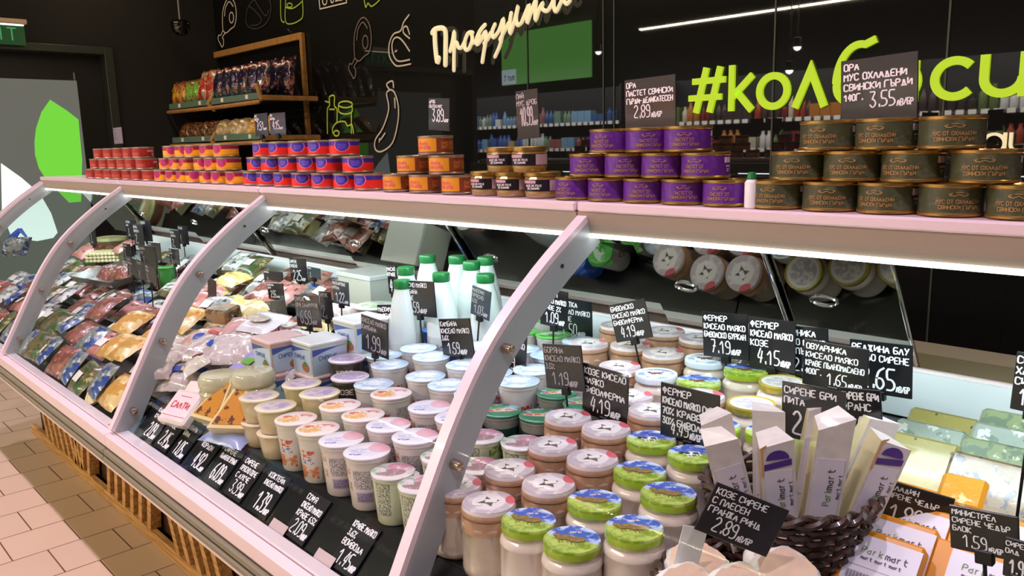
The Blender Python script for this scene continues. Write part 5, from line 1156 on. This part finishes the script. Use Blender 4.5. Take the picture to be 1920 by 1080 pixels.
for px, py, l in ((408, 705, 'round clear brine tub right of the pale red lettered pack'), (462, 690, 'round clear brine tub with green sticker')):
    p = seat(px, py, .132, .056); o1 = put(kbr, 'brine_tub', 'lower ' + l, 'tub', p, (0, 0, .3), 'round brine tubs'); o2 = put(kbr, 'brine_tub', 'upper ' + l, 'tub', (p.x, p.y, p.z+.0665), (0, 0, 1.3), 'round brine tubs')
    ROUND.append(([o1, o2], .057))
relax()
for A_, r_ in ROUND:
    for o_ in A_: register(o_)
GWB = 'bags of white cheese in the second counter'
W = whitebag; rl = [(redlab, -.9, -.2, -.85, -.3)]; 
BG = [(352, 690, W, .15, .12, .030, .7, .45, [(bluelab, -.8, .8, -.15, .25), (yellab, -.15, .12, -.10, .20)], 'white cheese bag with a long blue label'),
      (300, 690, W, .13, .12, .030, .2, .4, [(redlab, -.7, .0, .2, .7)], 'white cheese bag with red corner label near the arm'),
      (345, 660, clearm, .14, .12, .030, -.3, .3, [(redlab, -.2, .6, .1, .5)], 'clear bag with small red label in the middle of the pile'),
      (395, 668, W, .15, .13, .030, .4, .35, [(bluelab, .2, .8, -.3, .1)], 'white cheese bag with blue arrow label'),
      (310, 650, clearm, .14, .12, .030, .1, .3, None, 'plain clear bag in the upper left of the pile'),
      (400, 640, pinkbag, .16, .13, .030, .2, .2, [(redlab, .1, .8, .55, .8)], 'pinkish bag with red edge at the back of the pile'),
      (440, 668, W, .14, .14, .030, .9, .4, None, 'plain white cheese bag right of the blue arrow label'),
      (455, 640, pinkbag, .15, .15, .030, .5, .5, None, 'pink bag under the tilted small tag'),
      (352, 625, clearm, .15, .12, .030, .4, .3, None, 'clear bag behind the white pile'),
      (500, 690, clearm, .12, .12, .030, .3, .3, [(purplelab, -.7, .7, -.7, -.1), (greenlab, -.5, .2, .0, .5)], 'clear bag with lilac and green label by the pink tubs'),
      (470, 712, clearm, .12, .11, .030, .1, .35, [(purplelab, -.8, .4, -.8, -.2), (greenlab, -.3, .4, -.1, .4)], 'clear bag with lilac and green label near the cream tubs'),
      (296, 706, W, .085, .08, .026, .9, .5, [(redlab, -.8, .1, -.7, .2)], 'small white bag with red sticker right beside the second arm'),
      (325, 676, W, .085, .08, .026, .2, .5, [(redlab, -.6, .3, -.6, .3)], 'small white bag with red square above the blue labelled bag'),
      (372, 700, clearm, .09, .08, .026, -.4, .5, [(redlab, -.9, -.2, .0, .7)], 'small clear bag with red corner left of the brine tubs'),
      (388, 652, W, .09, .08, .026, .6, .4, [(bluelab, -.7, .1, -.5, .1), (redlab, .2, .8, .2, .7)], 'small white bag with blue and red stickers in the pile'),
      (425, 655, clearm, .09, .085, .026, -.2, .4, [(white, -.6, .5, -.5, .4)], 'small clear bag with white sticker behind the brine tubs'),
      (540, 705, clearm, .12, .10, .030, .2, .35, [(purplelab, -.6, .8, -.6, .0), (greenlab, -.6, .0, .1, .5)], 'clear bag with lilac and green label behind the cream tubs')]
for i, (px, py, m_, w_, d_, t_, rz, rx, lb_, l) in enumerate(BG): pack('cheese_bag', l, 'cheese bag', GWB, px, py, m_, w_, d_, t_, rz, rx, lb_, seed=i, most=.045)
def saltext(o, wd, dp):
    mb = MB(); fit_text(mb, 'САЛТИ', 0, -.006, .018, wd*.62, .0032, lambda u, v: Vector((u, v, .0012)))
    ribbon(mb, [[(-wd*.40, -dp*.30), (wd*.40, -dp*.30)], [(-wd*.2, dp*.30), (wd*.2, dp*.30)]], .0016, lambda u, v: Vector((u, v, .0012))); link('lettering', mb.mesh('lettering', redlab, 0), o)
    link('paper_label', MB().box(-wd*.44, wd*.44, -dp*.42, dp*.42, 0, .0007).mesh('pack_paper', P('pale_pink_paper', (230, 206, 212), .4), 0), o)
slab('cheese_pack', 'pale pack with red lettering at the front strip', 'cheese', 338, 762, .050, .105, .098, .024, .25, .70, P('pale_pack_film', (226, 208, 200), .25, 0, .5, .5), None, .004, saltext, lay=False)
slab('cheese_pack', 'pale pack leaning right behind the red lettered pack', 'cheese', 368, 740, .055, .10, .09, .026, .45, .65, P('pale_pack_film', (226, 208, 200), .25, 0, .5, .5), None, .005, None, lay=False)
# triangular trays with figs
def fig_tray():
    m = MB(); pl = [(-.05, -.055), (.05, -.055), (.012, .060), (-.012, .060)]
    m.extrude(pl, 0, .028, lambda u, v, d: Vector((u, v, d))); k = [('tray', m.mesh('fig_tray', P('cream_tray', (228, 200, 140), .25, 0, .5, .5), 0))]
    q = MB(); q.add([Vector((u*.80, v*.80-.002, .0292)) for u, v in pl], [(0, 1, 2, 3)]); k.append(('fruit_print', q.mesh('fig_print', bagmat('fig_print', (206, 140, 60), [((110, 70, 60), .56), ((226, 190, 110), .66)], 50, .15, .8, .1), 0))); return k
fk = fig_tray()
for px, py, rz, l in ((428, 766, -.6, 'left triangular cheese tray with orange fruit'), (458, 780, -.15, 'right triangular cheese tray with orange fruit')):
    t = put(fk, 'cheese_tray', l, 'cheese', ondeck(px, py, .06)+Vector((-.035, .004, 0)), (0, 0, 0), 'triangular cheese trays', 1.05); t.rotation_mode = 'QUATERNION'; t.rotation_quaternion = (Matrix.Rotation(YAW+rz, 3, 'Z') @ Matrix.Rotation(.75, 3, 'X')).to_quaternion()
pack('cheese_pack', 'flat pack with blue print under the triangular trays', 'cheese', None, 438, 800, P('blue_white_pack', (150, 160, 206), .3, 0, .5, .4, var=.3, vs=30), .14, .10, .02, .3, .2, None, seed=1, h=.02, most=.004)
# pale packs with salami picture, and the yellow cheeses behind
sal = bagmat('salami_picture', (120, 84, 66), [((190, 130, 100), .52), ((60, 70, 50), .62)], 60, .3, .3, .1)
for px, py, l in ((497, 636, 'left flat white pack with a dark oval picture'), (552, 622, 'right flat white pack with a dark oval picture')):
    o = pack('cold_cut_pack', l, 'meat pack', 'flat white packs with picture', px, py, P('white_pack', (228, 224, 230), .25, 0, .5, .4), .15, .11, .018, .15, .35, None, seed=3, h=.055)
    q = MB(); q.add([Vector((.048*math.cos(a), .024*math.sin(a)-.004, .0245)) for a in [2*PI*i/20 for i in range(20)]], [tuple(range(20))]); link('picture', q.mesh('picture', sal, 0), o)
yel = bagmat('yellow_cheese', (228, 208, 130), [((240, 226, 170), .52), ((206, 170, 80), .64)], 12, .15, .7, .4); hol = bagmat('holed_cheese', (228, 208, 150), [((160, 130, 84), .66), ((240, 226, 180), .52)], 34, .2, .6, .3)
GY = 'yellow cheeses at the back of the second counter'
YC = [(398, 540, yel, .14, .10, .032, .1, .3, 'orange yellow cheese pack behind the two back turned tags'), (440, 560, yel, .16, .11, .032, .3, .3, 'yellow cheese bag right of the two back turned tags'), (492, 568, yel, .16, .11, .032, .1, .3, 'yellow cheese bag left of the 2.55 tag'),
      (425, 600, hol, .15, .11, .032, .2, .3, 'pale cheese with dark holes below the yellow bags'), (475, 598, hol, .15, .11, .032, -.2, .3, 'pale cheese with dark holes left of the blue grey tag'), (440, 530, yel, .15, .10, .032, .0, .25, 'whitish cheese bag with green streak'),
      (378, 580, yel, .14, .11, .032, .4, .3, 'yellow cheese bag beside the second arm'), (500, 535, hol, .13, .09, .032, .2, .3, 'small pale cheese behind the yellow bags'), (610, 590, hol, .13, .10, .032, .2, .3, 'pale wedge pack right of the 6.59 tag'), (640, 592, W, .12, .10, .032, .1, .3, 'white pack beside the red band tub')]
for i, (px, py, m_, w_, d_, t_, rz, rx, l) in enumerate(YC): pack('cheese_pack', l, 'cheese', GY, px, py, m_, w_, d_, t_, rz, rx, None, seed=i)
o = slab('cheese_block', 'long pale cheese block with blue label at the back ledge', 'cheese', 452, 500, .065, .34, .075, .05, .02, .15, bagmat('pale_block', (222, 210, 150), [((236, 228, 190), .5), ((206, 180, 100), .65)], 14, .2, .6, .3), None, .004)
link('paper_label', MB().box(-.06, .05, -.028, .022, 0, .0008).mesh('block_label', P('sky_label', (150, 186, 206), .4, var=.4, vs=60), 0), o)
slab('cheese_block', 'brown crusted cheese piece under the tilted small tag', 'cheese', 420, 620, .065, .10, .07, .05, .3, .2, bagmat('brown_cheese', (150, 112, 70), [((96, 74, 50), .5), ((196, 186, 140), .64)], 24, .3, .4, .3), None, .008)
dk = bagmat('smoked_pack', (96, 84, 60), [((190, 180, 130), .56), ((60, 52, 44), .5)], 20, .2, .6, .4)
for i, (px, py) in enumerate(((605, 545), (560, 520), (645, 548), (590, 528))): slab('smoked_cheese', 'dark smoked cheese pack behind the tags, %s of four' % nth([560, 590, 605, 645].index(px), 4), 'cheese', px, py, .05, .12, .06, .035, .05*i, .2, dk, 'smoked cheese packs', .006)

# ================================================================== THIRD AND FAR COUNTERS: packed meats and cheeses
brn = bagmat('salami_pack', (122, 70, 58), [((156, 90, 78), .50), ((206, 176, 170), .60), ((40, 34, 34), .68)], 34, .3, .35, .25)
ham = bagmat('ham_pack', (196, 124, 116), [((206, 150, 140), .50), ((110, 52, 48), .58), ((222, 210, 206), .66)], 22, .3, .35, .25)
org = bagmat('smoked_cheese_pack', (206, 152, 70), [((226, 196, 136), .52), ((196, 100, 60), .62), ((140, 160, 70), .67)], 20, .3, .35, .25)
blu = bagmat('blue_edged_pack', (128, 134, 128), [((44, 70, 140), .52), ((196, 206, 214), .58), ((90, 84, 50), .64)], 26, .3, .35, .25)
grn = bagmat('herb_meat_pack', (106, 94, 62), [((60, 84, 42), .52), ((176, 160, 110), .60), ((34, 34, 30), .67)], 30, .3, .35, .25)
sil = bagmat('silver_pack', (150, 150, 148), [((206, 208, 208), .52), ((54, 52, 56), .58), ((150, 100, 120), .66)], 26, .3, .35, .25)
MT = {'b': (brn, 'brown sliced salami pack'), 'h': (ham, 'pink ham pack'), 'o': (org, 'orange yellow cheese pack'), 'u': (blu, 'clear pack with blue edge'), 'g': (grn, 'herb coated meat pack'), 's': (sil, 'silver film meat pack')}
ROWS3 = [('ugubuguob', .7285, 'sloping front'), ('gubuhoooo', .83, 'front'), ('ubbhooooo', .92, 'second'), ('gbhbhsoos', 1.01, 'third'), ('gushhhsbh', 1.10, 'fourth'), ('hsgshssub', 1.19, 'fifth'), ('sbhhsgbhs', 1.28, 'sixth'), ('gshbsshub', 1.37, 'seventh'), ('bhsgsbhsu', 1.46, 'eighth')]
ROWSF = [('usgubgub', .7285, 'sloping front'), ('hbsubhsg', .84, 'front'), ('subhgusb', .95, 'second'), ('bhusgbhs', 1.06, 'third'), ('sgbhusbu', 1.17, 'fourth'), ('hsbugshb', 1.28, 'fifth'), ('bshusgbs', 1.39, 'sixth')]
# a few larger things standing out in the third counter
tray = MB(); tray.add([(-.17, -.11, 0), (.17, -.11, 0), (.17, .11, 0), (-.17, .11, 0), (-.19, -.125, .03), (.19, -.125, .03), (.19, .125, .03), (-.19, .125, .03)], [(0, 3, 2, 1), (0, 1, 5, 4), (1, 2, 6, 5), (2, 3, 7, 6), (3, 0, 4, 7), (0, 1, 2, 3), (4, 5, 1, 0), (5, 6, 2, 1), (6, 7, 3, 2), (7, 4, 0, 3)])
p = ondeck(222, 520, .07); t = thing('steel_tray', 'shallow steel tray with raised rim beside the tag cluster', 'tray', p, (.15, 0, .15)); link('tray', tray.mesh('tray', steel, 0), t)
for k, (dx, dy) in enumerate(((-.07, 0), (.06, .02))): pack('meat_piece', 'dark meat piece on the steel tray, %s' % ('left' if k == 0 else 'right'), 'meat', 'meat pieces on the steel tray', 0, 0, brn, .12, .11, .05, .3*k, .1, None, seed=k, pos=p+Vector((dx, dy, .022)))
wh = MB(); wh.lathe([(.085, 0), (.092, .01), (.094, .04), (.090, .052)], 36, 0); wh.lathe([(.094, .052), (.098, .058), (.090, .072), (.05, .078), (.0005, .078)], 36, 1, None, lambda a, z: .025*math.sin(a*13))
p = seat(206, 440, .085, .095); t = thing('round_cheese', 'brown cheese wheel with pale ruffled top at the back of third counter', 'cheese', p)
link('wheel', wh.mesh('wheel', [P('brown_rind', (140, 84, 60), .5, var=.3, vs=30), P('pale_top', (206, 196, 140), .5, var=.15, vs=20)]), t)
sb = [('cheese', MB().box(-.009, .009, -.085, .085, 0, .016, c=.004).mesh('cheese_stick', P('string_cheese', (226, 220, 170), .35, 0, .5, .4)))]
for r_ in range(3):
    for i in range(9):
        q = ondeck(205, 478, .045); put(sb, 'cheese_stick', 'pale cheese stick, %s in %s layer before the wheel' % (nth(i, 9), ['bottom', 'middle', 'top'][r_]), 'cheese', q+Vector((-.06+(i*.0192)*.62, -.06+(i*.0192)*.78, -.03+.0172*r_)), (0, 0, .9), 'pale cheese sticks'); register(scene.objects['cheese_stick' + ('' if r_*9+i == 0 else '.%03d' % (r_*9+i))])
o = put(cup('hot_jar', .03, .036, .11, P('green_jar', (60, 140, 60), .3, 0, .5, .4), P('green_jar_lid', (80, 170, 70), .3, 0, .5, .3)), 'green_pot', 'bright green pot left of the second big arm', 'pot', seat(312, 500, .11, .036))
bl = MB()
for k in range(3): bl.tube([(-.06+.02*k, 0, 0), (-.05+.02*k, 0, .09), (0+.01*k, 0, .135), (.05, 0, .09), (.06, 0, .0)], .008, 8)
p = ondeck(32, 470, .02); o = thing('blue_bag_handle', 'bright blue looped bag at the left edge behind the first arm', 'bag', p, (-.3, 0, .8)); link('loop', bl.mesh('loop', P('blue_bag_plastic', (40, 90, 214), .3, 0, .5, .4)), o)
link('body', pouch(.16, .13, .06, 1).mesh('blue_bag_body', blu, 60), o, (0, .0, .02), (PI/2-.3, 0, 0))

for o_ in (scene.objects['steel_tray'], scene.objects['round_cheese'], scene.objects['green_pot']): register(o_)
for cn, rows, xa, xb, where in (('third', ROWS3, -3.52, -2.30, 'third counter'), ('far', ROWSF, -4.70, -3.56, 'far counter')):
    for codes, y, rn in rows:
        n_ = len(codes); pit = (xb-xa-.12)/(n_-1)
        for i, c in enumerate(codes):
            m_, d_ = MT[c]; same = [j for j in range(n_) if codes[j] == c]
            x = xa+.06+i*pit; sd = rnd.randrange(4)
            pos = Vector((x+rnd.uniform(-.012, .012), y+rnd.uniform(-.01, .01), (deck(y+.05) if y > .76 else y+.004)+.030))
            pack('meat_pack' if c != 'o' else 'cheese_pack', '%s, %s, %s row of %s' % (d_, nth(same.index(i), len(same)), rn, where), 'meat pack' if c != 'o' else 'cheese', 'packs in the ' + where, 0, 0, m_, .138, .118, .020, rnd.uniform(-.16, .20), (.50 if y > .76 else .76)+rnd.uniform(-.06, .08), [(white, -.5, .3, -.4, .2)] if (i+len(rn)) % 3 == 0 else None, seed=sd, pos=pos, ry=rnd.uniform(-.15, .15), drop=True)
# ================================================================== PRICE TAGS INSIDE THE COUNTERS
G = 'black price tags inside the counters'
def ptag(c, text, label, **k): return price_tag(c, text, label, group=G, **k)
boardg = P('glossy_chalk_board', (52, 52, 58), .12, 0, .5, .6)
ptag([(1319, 584), (1405, 591), (1404, 677), (1319, 667)], 'ФЕРМЕР|КИСЕЛО МЛЯКО|БИВОЛСКО БУРКАН|7.19', 'black tag reading 7.19 before the white back ledge', Y=1.40)
ptag([(1404, 592), (1492, 605), (1490, 700), (1404, 688)], 'ФЕРМЕР|КИСЕЛО МЛЯКО|КОЗЕ|4.15', 'black tag reading 4.15 right behind the 7.19 tag', Y=1.385)
ptag([(1453, 607), (1558, 618), (1555, 710), (1450, 700)], 'ОВУАРНИКА|КИСЕЛО МЛЯКО|ОВЧЕ ПЪЛНО|400Г.|2.65', 'black tag overlapping the 4.15 tag from the right', Y=1.345)
ptag([(1513, 633), (1632, 660), (1626, 742), (1502, 722)], 'ОВУАРНИКА|КИСЕЛО МЛЯКО|КРАВЕ ПЪЛНОМАСЛЕНО|400Г.|1.65', 'black tag reading 1.65 in front of the 2.65 tags', Y=1.28)
ptag([(1594, 636), (1712, 648), (1710, 750), (1592, 730)], 'РЕДЖИНА БЛУ|СИНЬО СИРЕНЕ|2.65', 'black tag reading 2.65 with large lettering, against the bright ledge', Y=1.34)
ptag([(1470, 712), (1590, 740), (1583, 841), (1465, 820)], 'СИРЕНЕ БРИ|ПИТА|2.25', 'glossy grey tag reading 2.25 above the brie basket', Y=1.09, board=boardg)
ptag([(1585, 728), (1661, 732), (1659, 846), (1580, 833)], 'СИРЕНЕ БРИ|ФРАНС|3.89', 'dark tag reading 3.89 behind the glossy grey 2.25 tag', Y=1.13)
ptag([(1241, 718), (1353, 741), (1346, 851), (1238, 815)], 'ФЕРМЕР|КИСЕЛО МЛЯКО СМЕС|70% КРАВЕ|30% БИВОЛСКО|4.49', 'black tag reading 4.49 behind the cow jars', Y=1.10)
ptag([(1101, 680), (1187, 708), (1176, 800), (1091, 775)], 'КОЗЕ КИСЕЛО|МЛЯКО|БИВОЛФЕРМА|4.19', 'slanted black tag reading 4.19 among the paper covered jars', Y=1.10, board=P('brownish_board', (30, 22, 24), .25))
ptag([(1018, 644), (1093, 649), (1097, 735), (1026, 728)], 'БОРЯНА|КИСЕЛО МЛЯКО|3.5%|1.19', 'faded black tag reading 1.19 above the green pots', Y=1.17, pen=chalk_dim)
ptag([(942, 612), (1000, 630), (985, 710), (926, 685)], 'БИФФО|КИСЕЛО МЛЯКО|КРАВЕ|1.19', 'tilted black tag reading 1.19 right beside the nearest big arm', Y=1.20)
ptag([(1047, 558), (1114, 568), (1111, 643), (1043, 630)], 'РУКАТКА|КИСЕЛО МЛЯКО|КРАВЕ|2.50', 'black tag reading 2.50 over the lime lids', Y=1.36)
ptag([(1011, 538), (1065, 548), (1062, 620), (1014, 607)], 'МЛЕКИМ|КИСЕЛО МЛЯКО|КРАВЕ 2%|1.09', 'black tag reading 1.09 left behind the 2.50 tag', Y=1.40)
ptag([(1145, 573), (1210, 558), (1225, 633), (1155, 642)], 'БИВОЛСКО|КИСЕЛО МЛЯКО|БИВОЛФЕРМА|4.19', 'black tag reading 4.19 tilted left, standing before the back ledge', Y=1.37)
ptag([(1910, 660), (1990, 672), (1975, 785), (1892, 765)], 'СИНЬО|ХАЙДЕ|СИРЕНЕ|1.89', 'black tag cut off by the right picture edge', Y=1.26)
ptag([(1358, 909), (1488, 962), (1440, 1046), (1298, 992)], 'КОЗЕ СИРЕНЕ|С ПЛЕСЕН|ГРАНЖА РИНД|2.89', 'strongly tilted black tag reading 2.89 before the wicker basket', Y=.845, stem=False, yaw=.8)
ptag([(1662, 898), (1796, 938), (1768, 1012), (1636, 972)], 'ПАЛАДИН|СИРЕНЕ ЧЕДЪР|1.89', 'tilted tag half hidden behind the cheddar packs', Y=1.13, yaw=.4)
ptag([(1800, 950), (1935, 975), (1912, 1056), (1783, 1027)], 'МИНИСТРЕЛ|СИРЕНЕ ЧЕДЪР|БЛОК|1.59', 'black tag reading 1.59 in front of the beige blue cheese', Y=.93)
ptag([(1895, 1010), (1965, 1028), (1945, 1100), (1880, 1078)], 'СИРЕНЕ|ОЛД|1.99', 'dark tag at the lower right corner below the 1.59 tag', Y=.885)
# second counter
ptag([(757, 525), (818, 528), (819, 596), (757, 590)], 'ПРЯСНО МЛЯКО|КАМБАНА|КРАВЕ|2.59', 'black tag reading 2.59 in front of the milk bottles', Y=1.19)
ptag([(876, 530), (912, 545), (916, 602), (882, 588)], 'МЛЕКИМ|ПРЯСНО|3.5%|1.03', 'greyish tag reading 1.03 before the right milk bottles', Y=1.20, board=P('grey_board', (62, 70, 76), .3), pen=chalk_dim)
ptag([(832, 598), (892, 596), (890, 672), (832, 670)], 'КАМБАНА|КИСЕЛО МЛЯКО|3.6%|1.59', 'black tag reading 1.59 left of the nearest big arm', Y=1.15)
ptag([(681, 590), (731, 607), (728, 675), (678, 655)], 'КИСЕЛО МЛЯКО|КАМБАНА|1.99', 'black tag reading 1.99 among the pale foil lids', Y=1.03, pen=chalk_dim)
ptag([(712, 570), (757, 572), (757, 640), (716, 640)], 'МЛЕКИМ|СИРЕНЕ|КРАВЕ|0.99', 'dark brown tag behind the 1.99 tag', Y=1.20, board=boardp)
ptag([(557, 552), (603, 555), (603, 615), (558, 612)], 'СИРЕНЕ|ОВЧЕ САЛАМУРЕНО|6.59', 'dark tag reading 6.59 over the pictured white packs', Y=1.13, board=boardp, pen=chalk_dim)
ptag([(600, 545), (626, 548), (624, 600), (604, 600)], 'СИРЕНЕ|2.', 'dark tag half hidden right of the 6.59 tag', Y=1.18, board=boardp, pen=chalk_dim)
ptag([(546, 484), (577, 486), (577, 532), (546, 529)], 'СИРЕНЕ|ПУШЕНО|2.25', 'black tag reading 2.25 standing against the back ledge', Y=1.42)
ptag([(645, 528), (676, 535), (655, 575), (625, 568)], 'МАСКАРПОНЕ|КРЕМА|1.22', 'tilted grey tag in front of the big white tub', Y=1.22, board=P('grey_board', (62, 70, 76), .3))
ptag([(728, 497), (746, 498), (746, 552), (730, 551)], 'МАСЛО|КРАВЕ|4.', 'narrow black tag between big white tub and milk bottles', Y=1.30)
ptag([(366, 523), (402, 528), (383, 580), (352, 575)], '', 'blank back of a tilted tag right of the second arm', Y=1.14, board=P('plum_board', (58, 42, 46), .25))
ptag([(408, 530), (425, 540), (405, 602), (391, 592)], '', 'blank narrow tilted tag seen edge on near the second arm', Y=1.12, board=P('plum_board', (58, 42, 46), .25))
ptag([(440, 590), (463, 602), (450, 626), (425, 612)], 'КАШКАВАЛ|2.', 'small tilted tag above the pink bag', Y=1.06, stem=False)
ptag([(515, 530), (543, 532), (534, 562), (503, 560)], 'КАШКАВАЛ|ОВЧИ|2.55', 'black tag reading 2.55 beside the yellow cheese', Y=1.24)
ptag([(525, 562), (562, 558), (540, 597), (500, 600)], 'СИРЕНЕ|КОЗЕ|1.22', 'grey tag leaning behind the pictured white packs', Y=1.17, board=P('grey_board', (62, 70, 76), .3), pen=chalk_dim)
ptag([(510, 508), (545, 512), (532, 535), (495, 530)], 'ПАРМЕЗАН|1.', 'flat lying tag behind the 2.55 tag', Y=1.34)
ptag([(580, 500), (606, 505), (600, 525), (578, 520)], 'ПУШЕНО|2.', 'dark tag right of the back ledge 2.25 tag', Y=1.40, board=P('grey_board', (62, 70, 76), .3))
# third counter cluster
CL = [((248, 428), 20, 34, 1.38, 'topmost left'), ((262, 440), 18, 40, 1.34, 'second from the top'), ((276, 432), 20, 40, 1.36, 'topmost right'), ((292, 470), 22, 34, 1.22, 'right of the middle'), ((280, 480), 30, 40, 1.12, 'large middle'),
      ((250, 498), 20, 34, 1.10, 'lower left slanted'), ((268, 505), 20, 36, 1.07, 'lower middle slanted'), ((284, 512), 20, 34, 1.05, 'lower right slanted'), ((240, 472), 14, 32, 1.20, 'bluish left'), ((330, 448), 16, 34, 1.36, 'beside the second arm'), ((345, 440), 18, 34, 1.40, 'nearest the second arm'), ((328, 480), 18, 30, 1.25, 'below the arm side tags'), ((176, 440), 12, 40, 1.30, 'beside the cheese wheel')]
for i, ((x, y), w_, h_, Y, l) in enumerate(CL):
    sl_ = .12 if 'slanted' not in l else .45
    ptag([(x-w_/2, y-h_/2), (x+w_/2, y-h_/2+w_*sl_), (x+w_/2, y+h_/2+w_*sl_), (x-w_/2, y+h_/2)], ['ЛУКАНКА|СУХА|3.', 'ШУНКА|СВИНСКА|2.', 'СУДЖУК|4.', 'ФИЛЕ|ЕЛЕНА|5.'][i % 4], 'small dark tag in the cluster of the third counter, %s' % l, Y=Y, board=boardp if i % 2 else boardm, pen=chalk_dim)
p = Vector((onY(196, 765, .726).x, .722, .7275)); t = thing('round_tag', 'round black tag with cream rim at the front of the third counter', 'price tag', p, (0, 0, 0)); t.rotation_mode = 'QUATERNION'; t.rotation_quaternion = Matrix.Rotation(PI/4, 3, 'X').to_quaternion()
link('plate', MB().lathe([(.055, 0), (.055, .004), (.0005, .004)], 32).mesh('plate', boardm), t); link('rim', MB().lathe([(.052, .0041), (.052, .0065), (.060, .0065), (.060, .0)], 32).mesh('rim', P('cream_rim', (226, 206, 160), .4)), t)
mb = MB(); fit_text(mb, 'ЛУКАНКА', 0, .012, .010, .07, .0012, lambda u, v: Vector((u, v, .0046))); fit_text(mb, '1.35', 0, -.025, .026, .07, .0025, lambda u, v: Vector((u, v, .0046))); link('handwriting', mb.mesh('handwriting', chalk_dim, 0), t)
# tags lying on the sloping front strip
RG = 'tags along the sloping front strip'
for px, py, tx, l in ((262, 778, 'САЛАМ|МЕСЕН|2.35', '2.35'), (298, 800, 'КАШКАВАЛ|КРАВЕ|2.09', '2.09 beside the 2.35 tag'), (325, 822, 'СИРЕНЕ|КРАВЕ|2.45', '2.45'), (352, 840, 'ИЗВАРА|БЯЛА|1.05', '1.05'), (388, 856, 'САЛТИ|КОРДОН|4.92', '4.92'), (424, 878, 'СИРЕНЕ|ПЪЛНЕНО ЗРЯЛО|6.09', '6.09'), (462, 902, 'СИРЕНЕ|ПРЯСНО ОВЧЕ|С ЛУКЧЕ|3.99', '3.99'), (508, 930, 'КОКТЕЙЛ|КИСЕЛО МЛЯКО|1.39', '1.39'), (578, 968, 'СОФЯ|КИСЕЛО МЛЯКО|КРАВЕ 6.5%|2.09', '2.09 with a pale upper edge'), (668, 1035, 'КРАВЕ МЛЯКО|3.6%|ВОЙВОДА|1.45', '1.45')):
    x = onY(px, py, .726).x; t = thing('price_tag', 'tag lying on the sloping front strip reading ' + l, 'price tag', (x, .6865, .6930), (-PI/4-.005, 0, rnd.uniform(-.03, .03)), RG)
    tag_parts(t, .082, .098, tx, boardp if l[0] in '23' else boardm, chalk)
for px, py, l in ((533, 1000, 'left'), (620, 1060, 'right')):
    x = onY(px, py, .70).x; o = link('label_holder', MB().box(-.03, .03, -.001, .0, 0, .022).mesh('label_holder', P('pale_holder', (206, 180, 180), .4), 0), None, (x, .6805, .6905), (-PI/4, 0, 0)); tag(o, 'small pale label holder at the lower edge of the front strip, %s one' % l, 'label holder', 'pale label holders on the front strip')
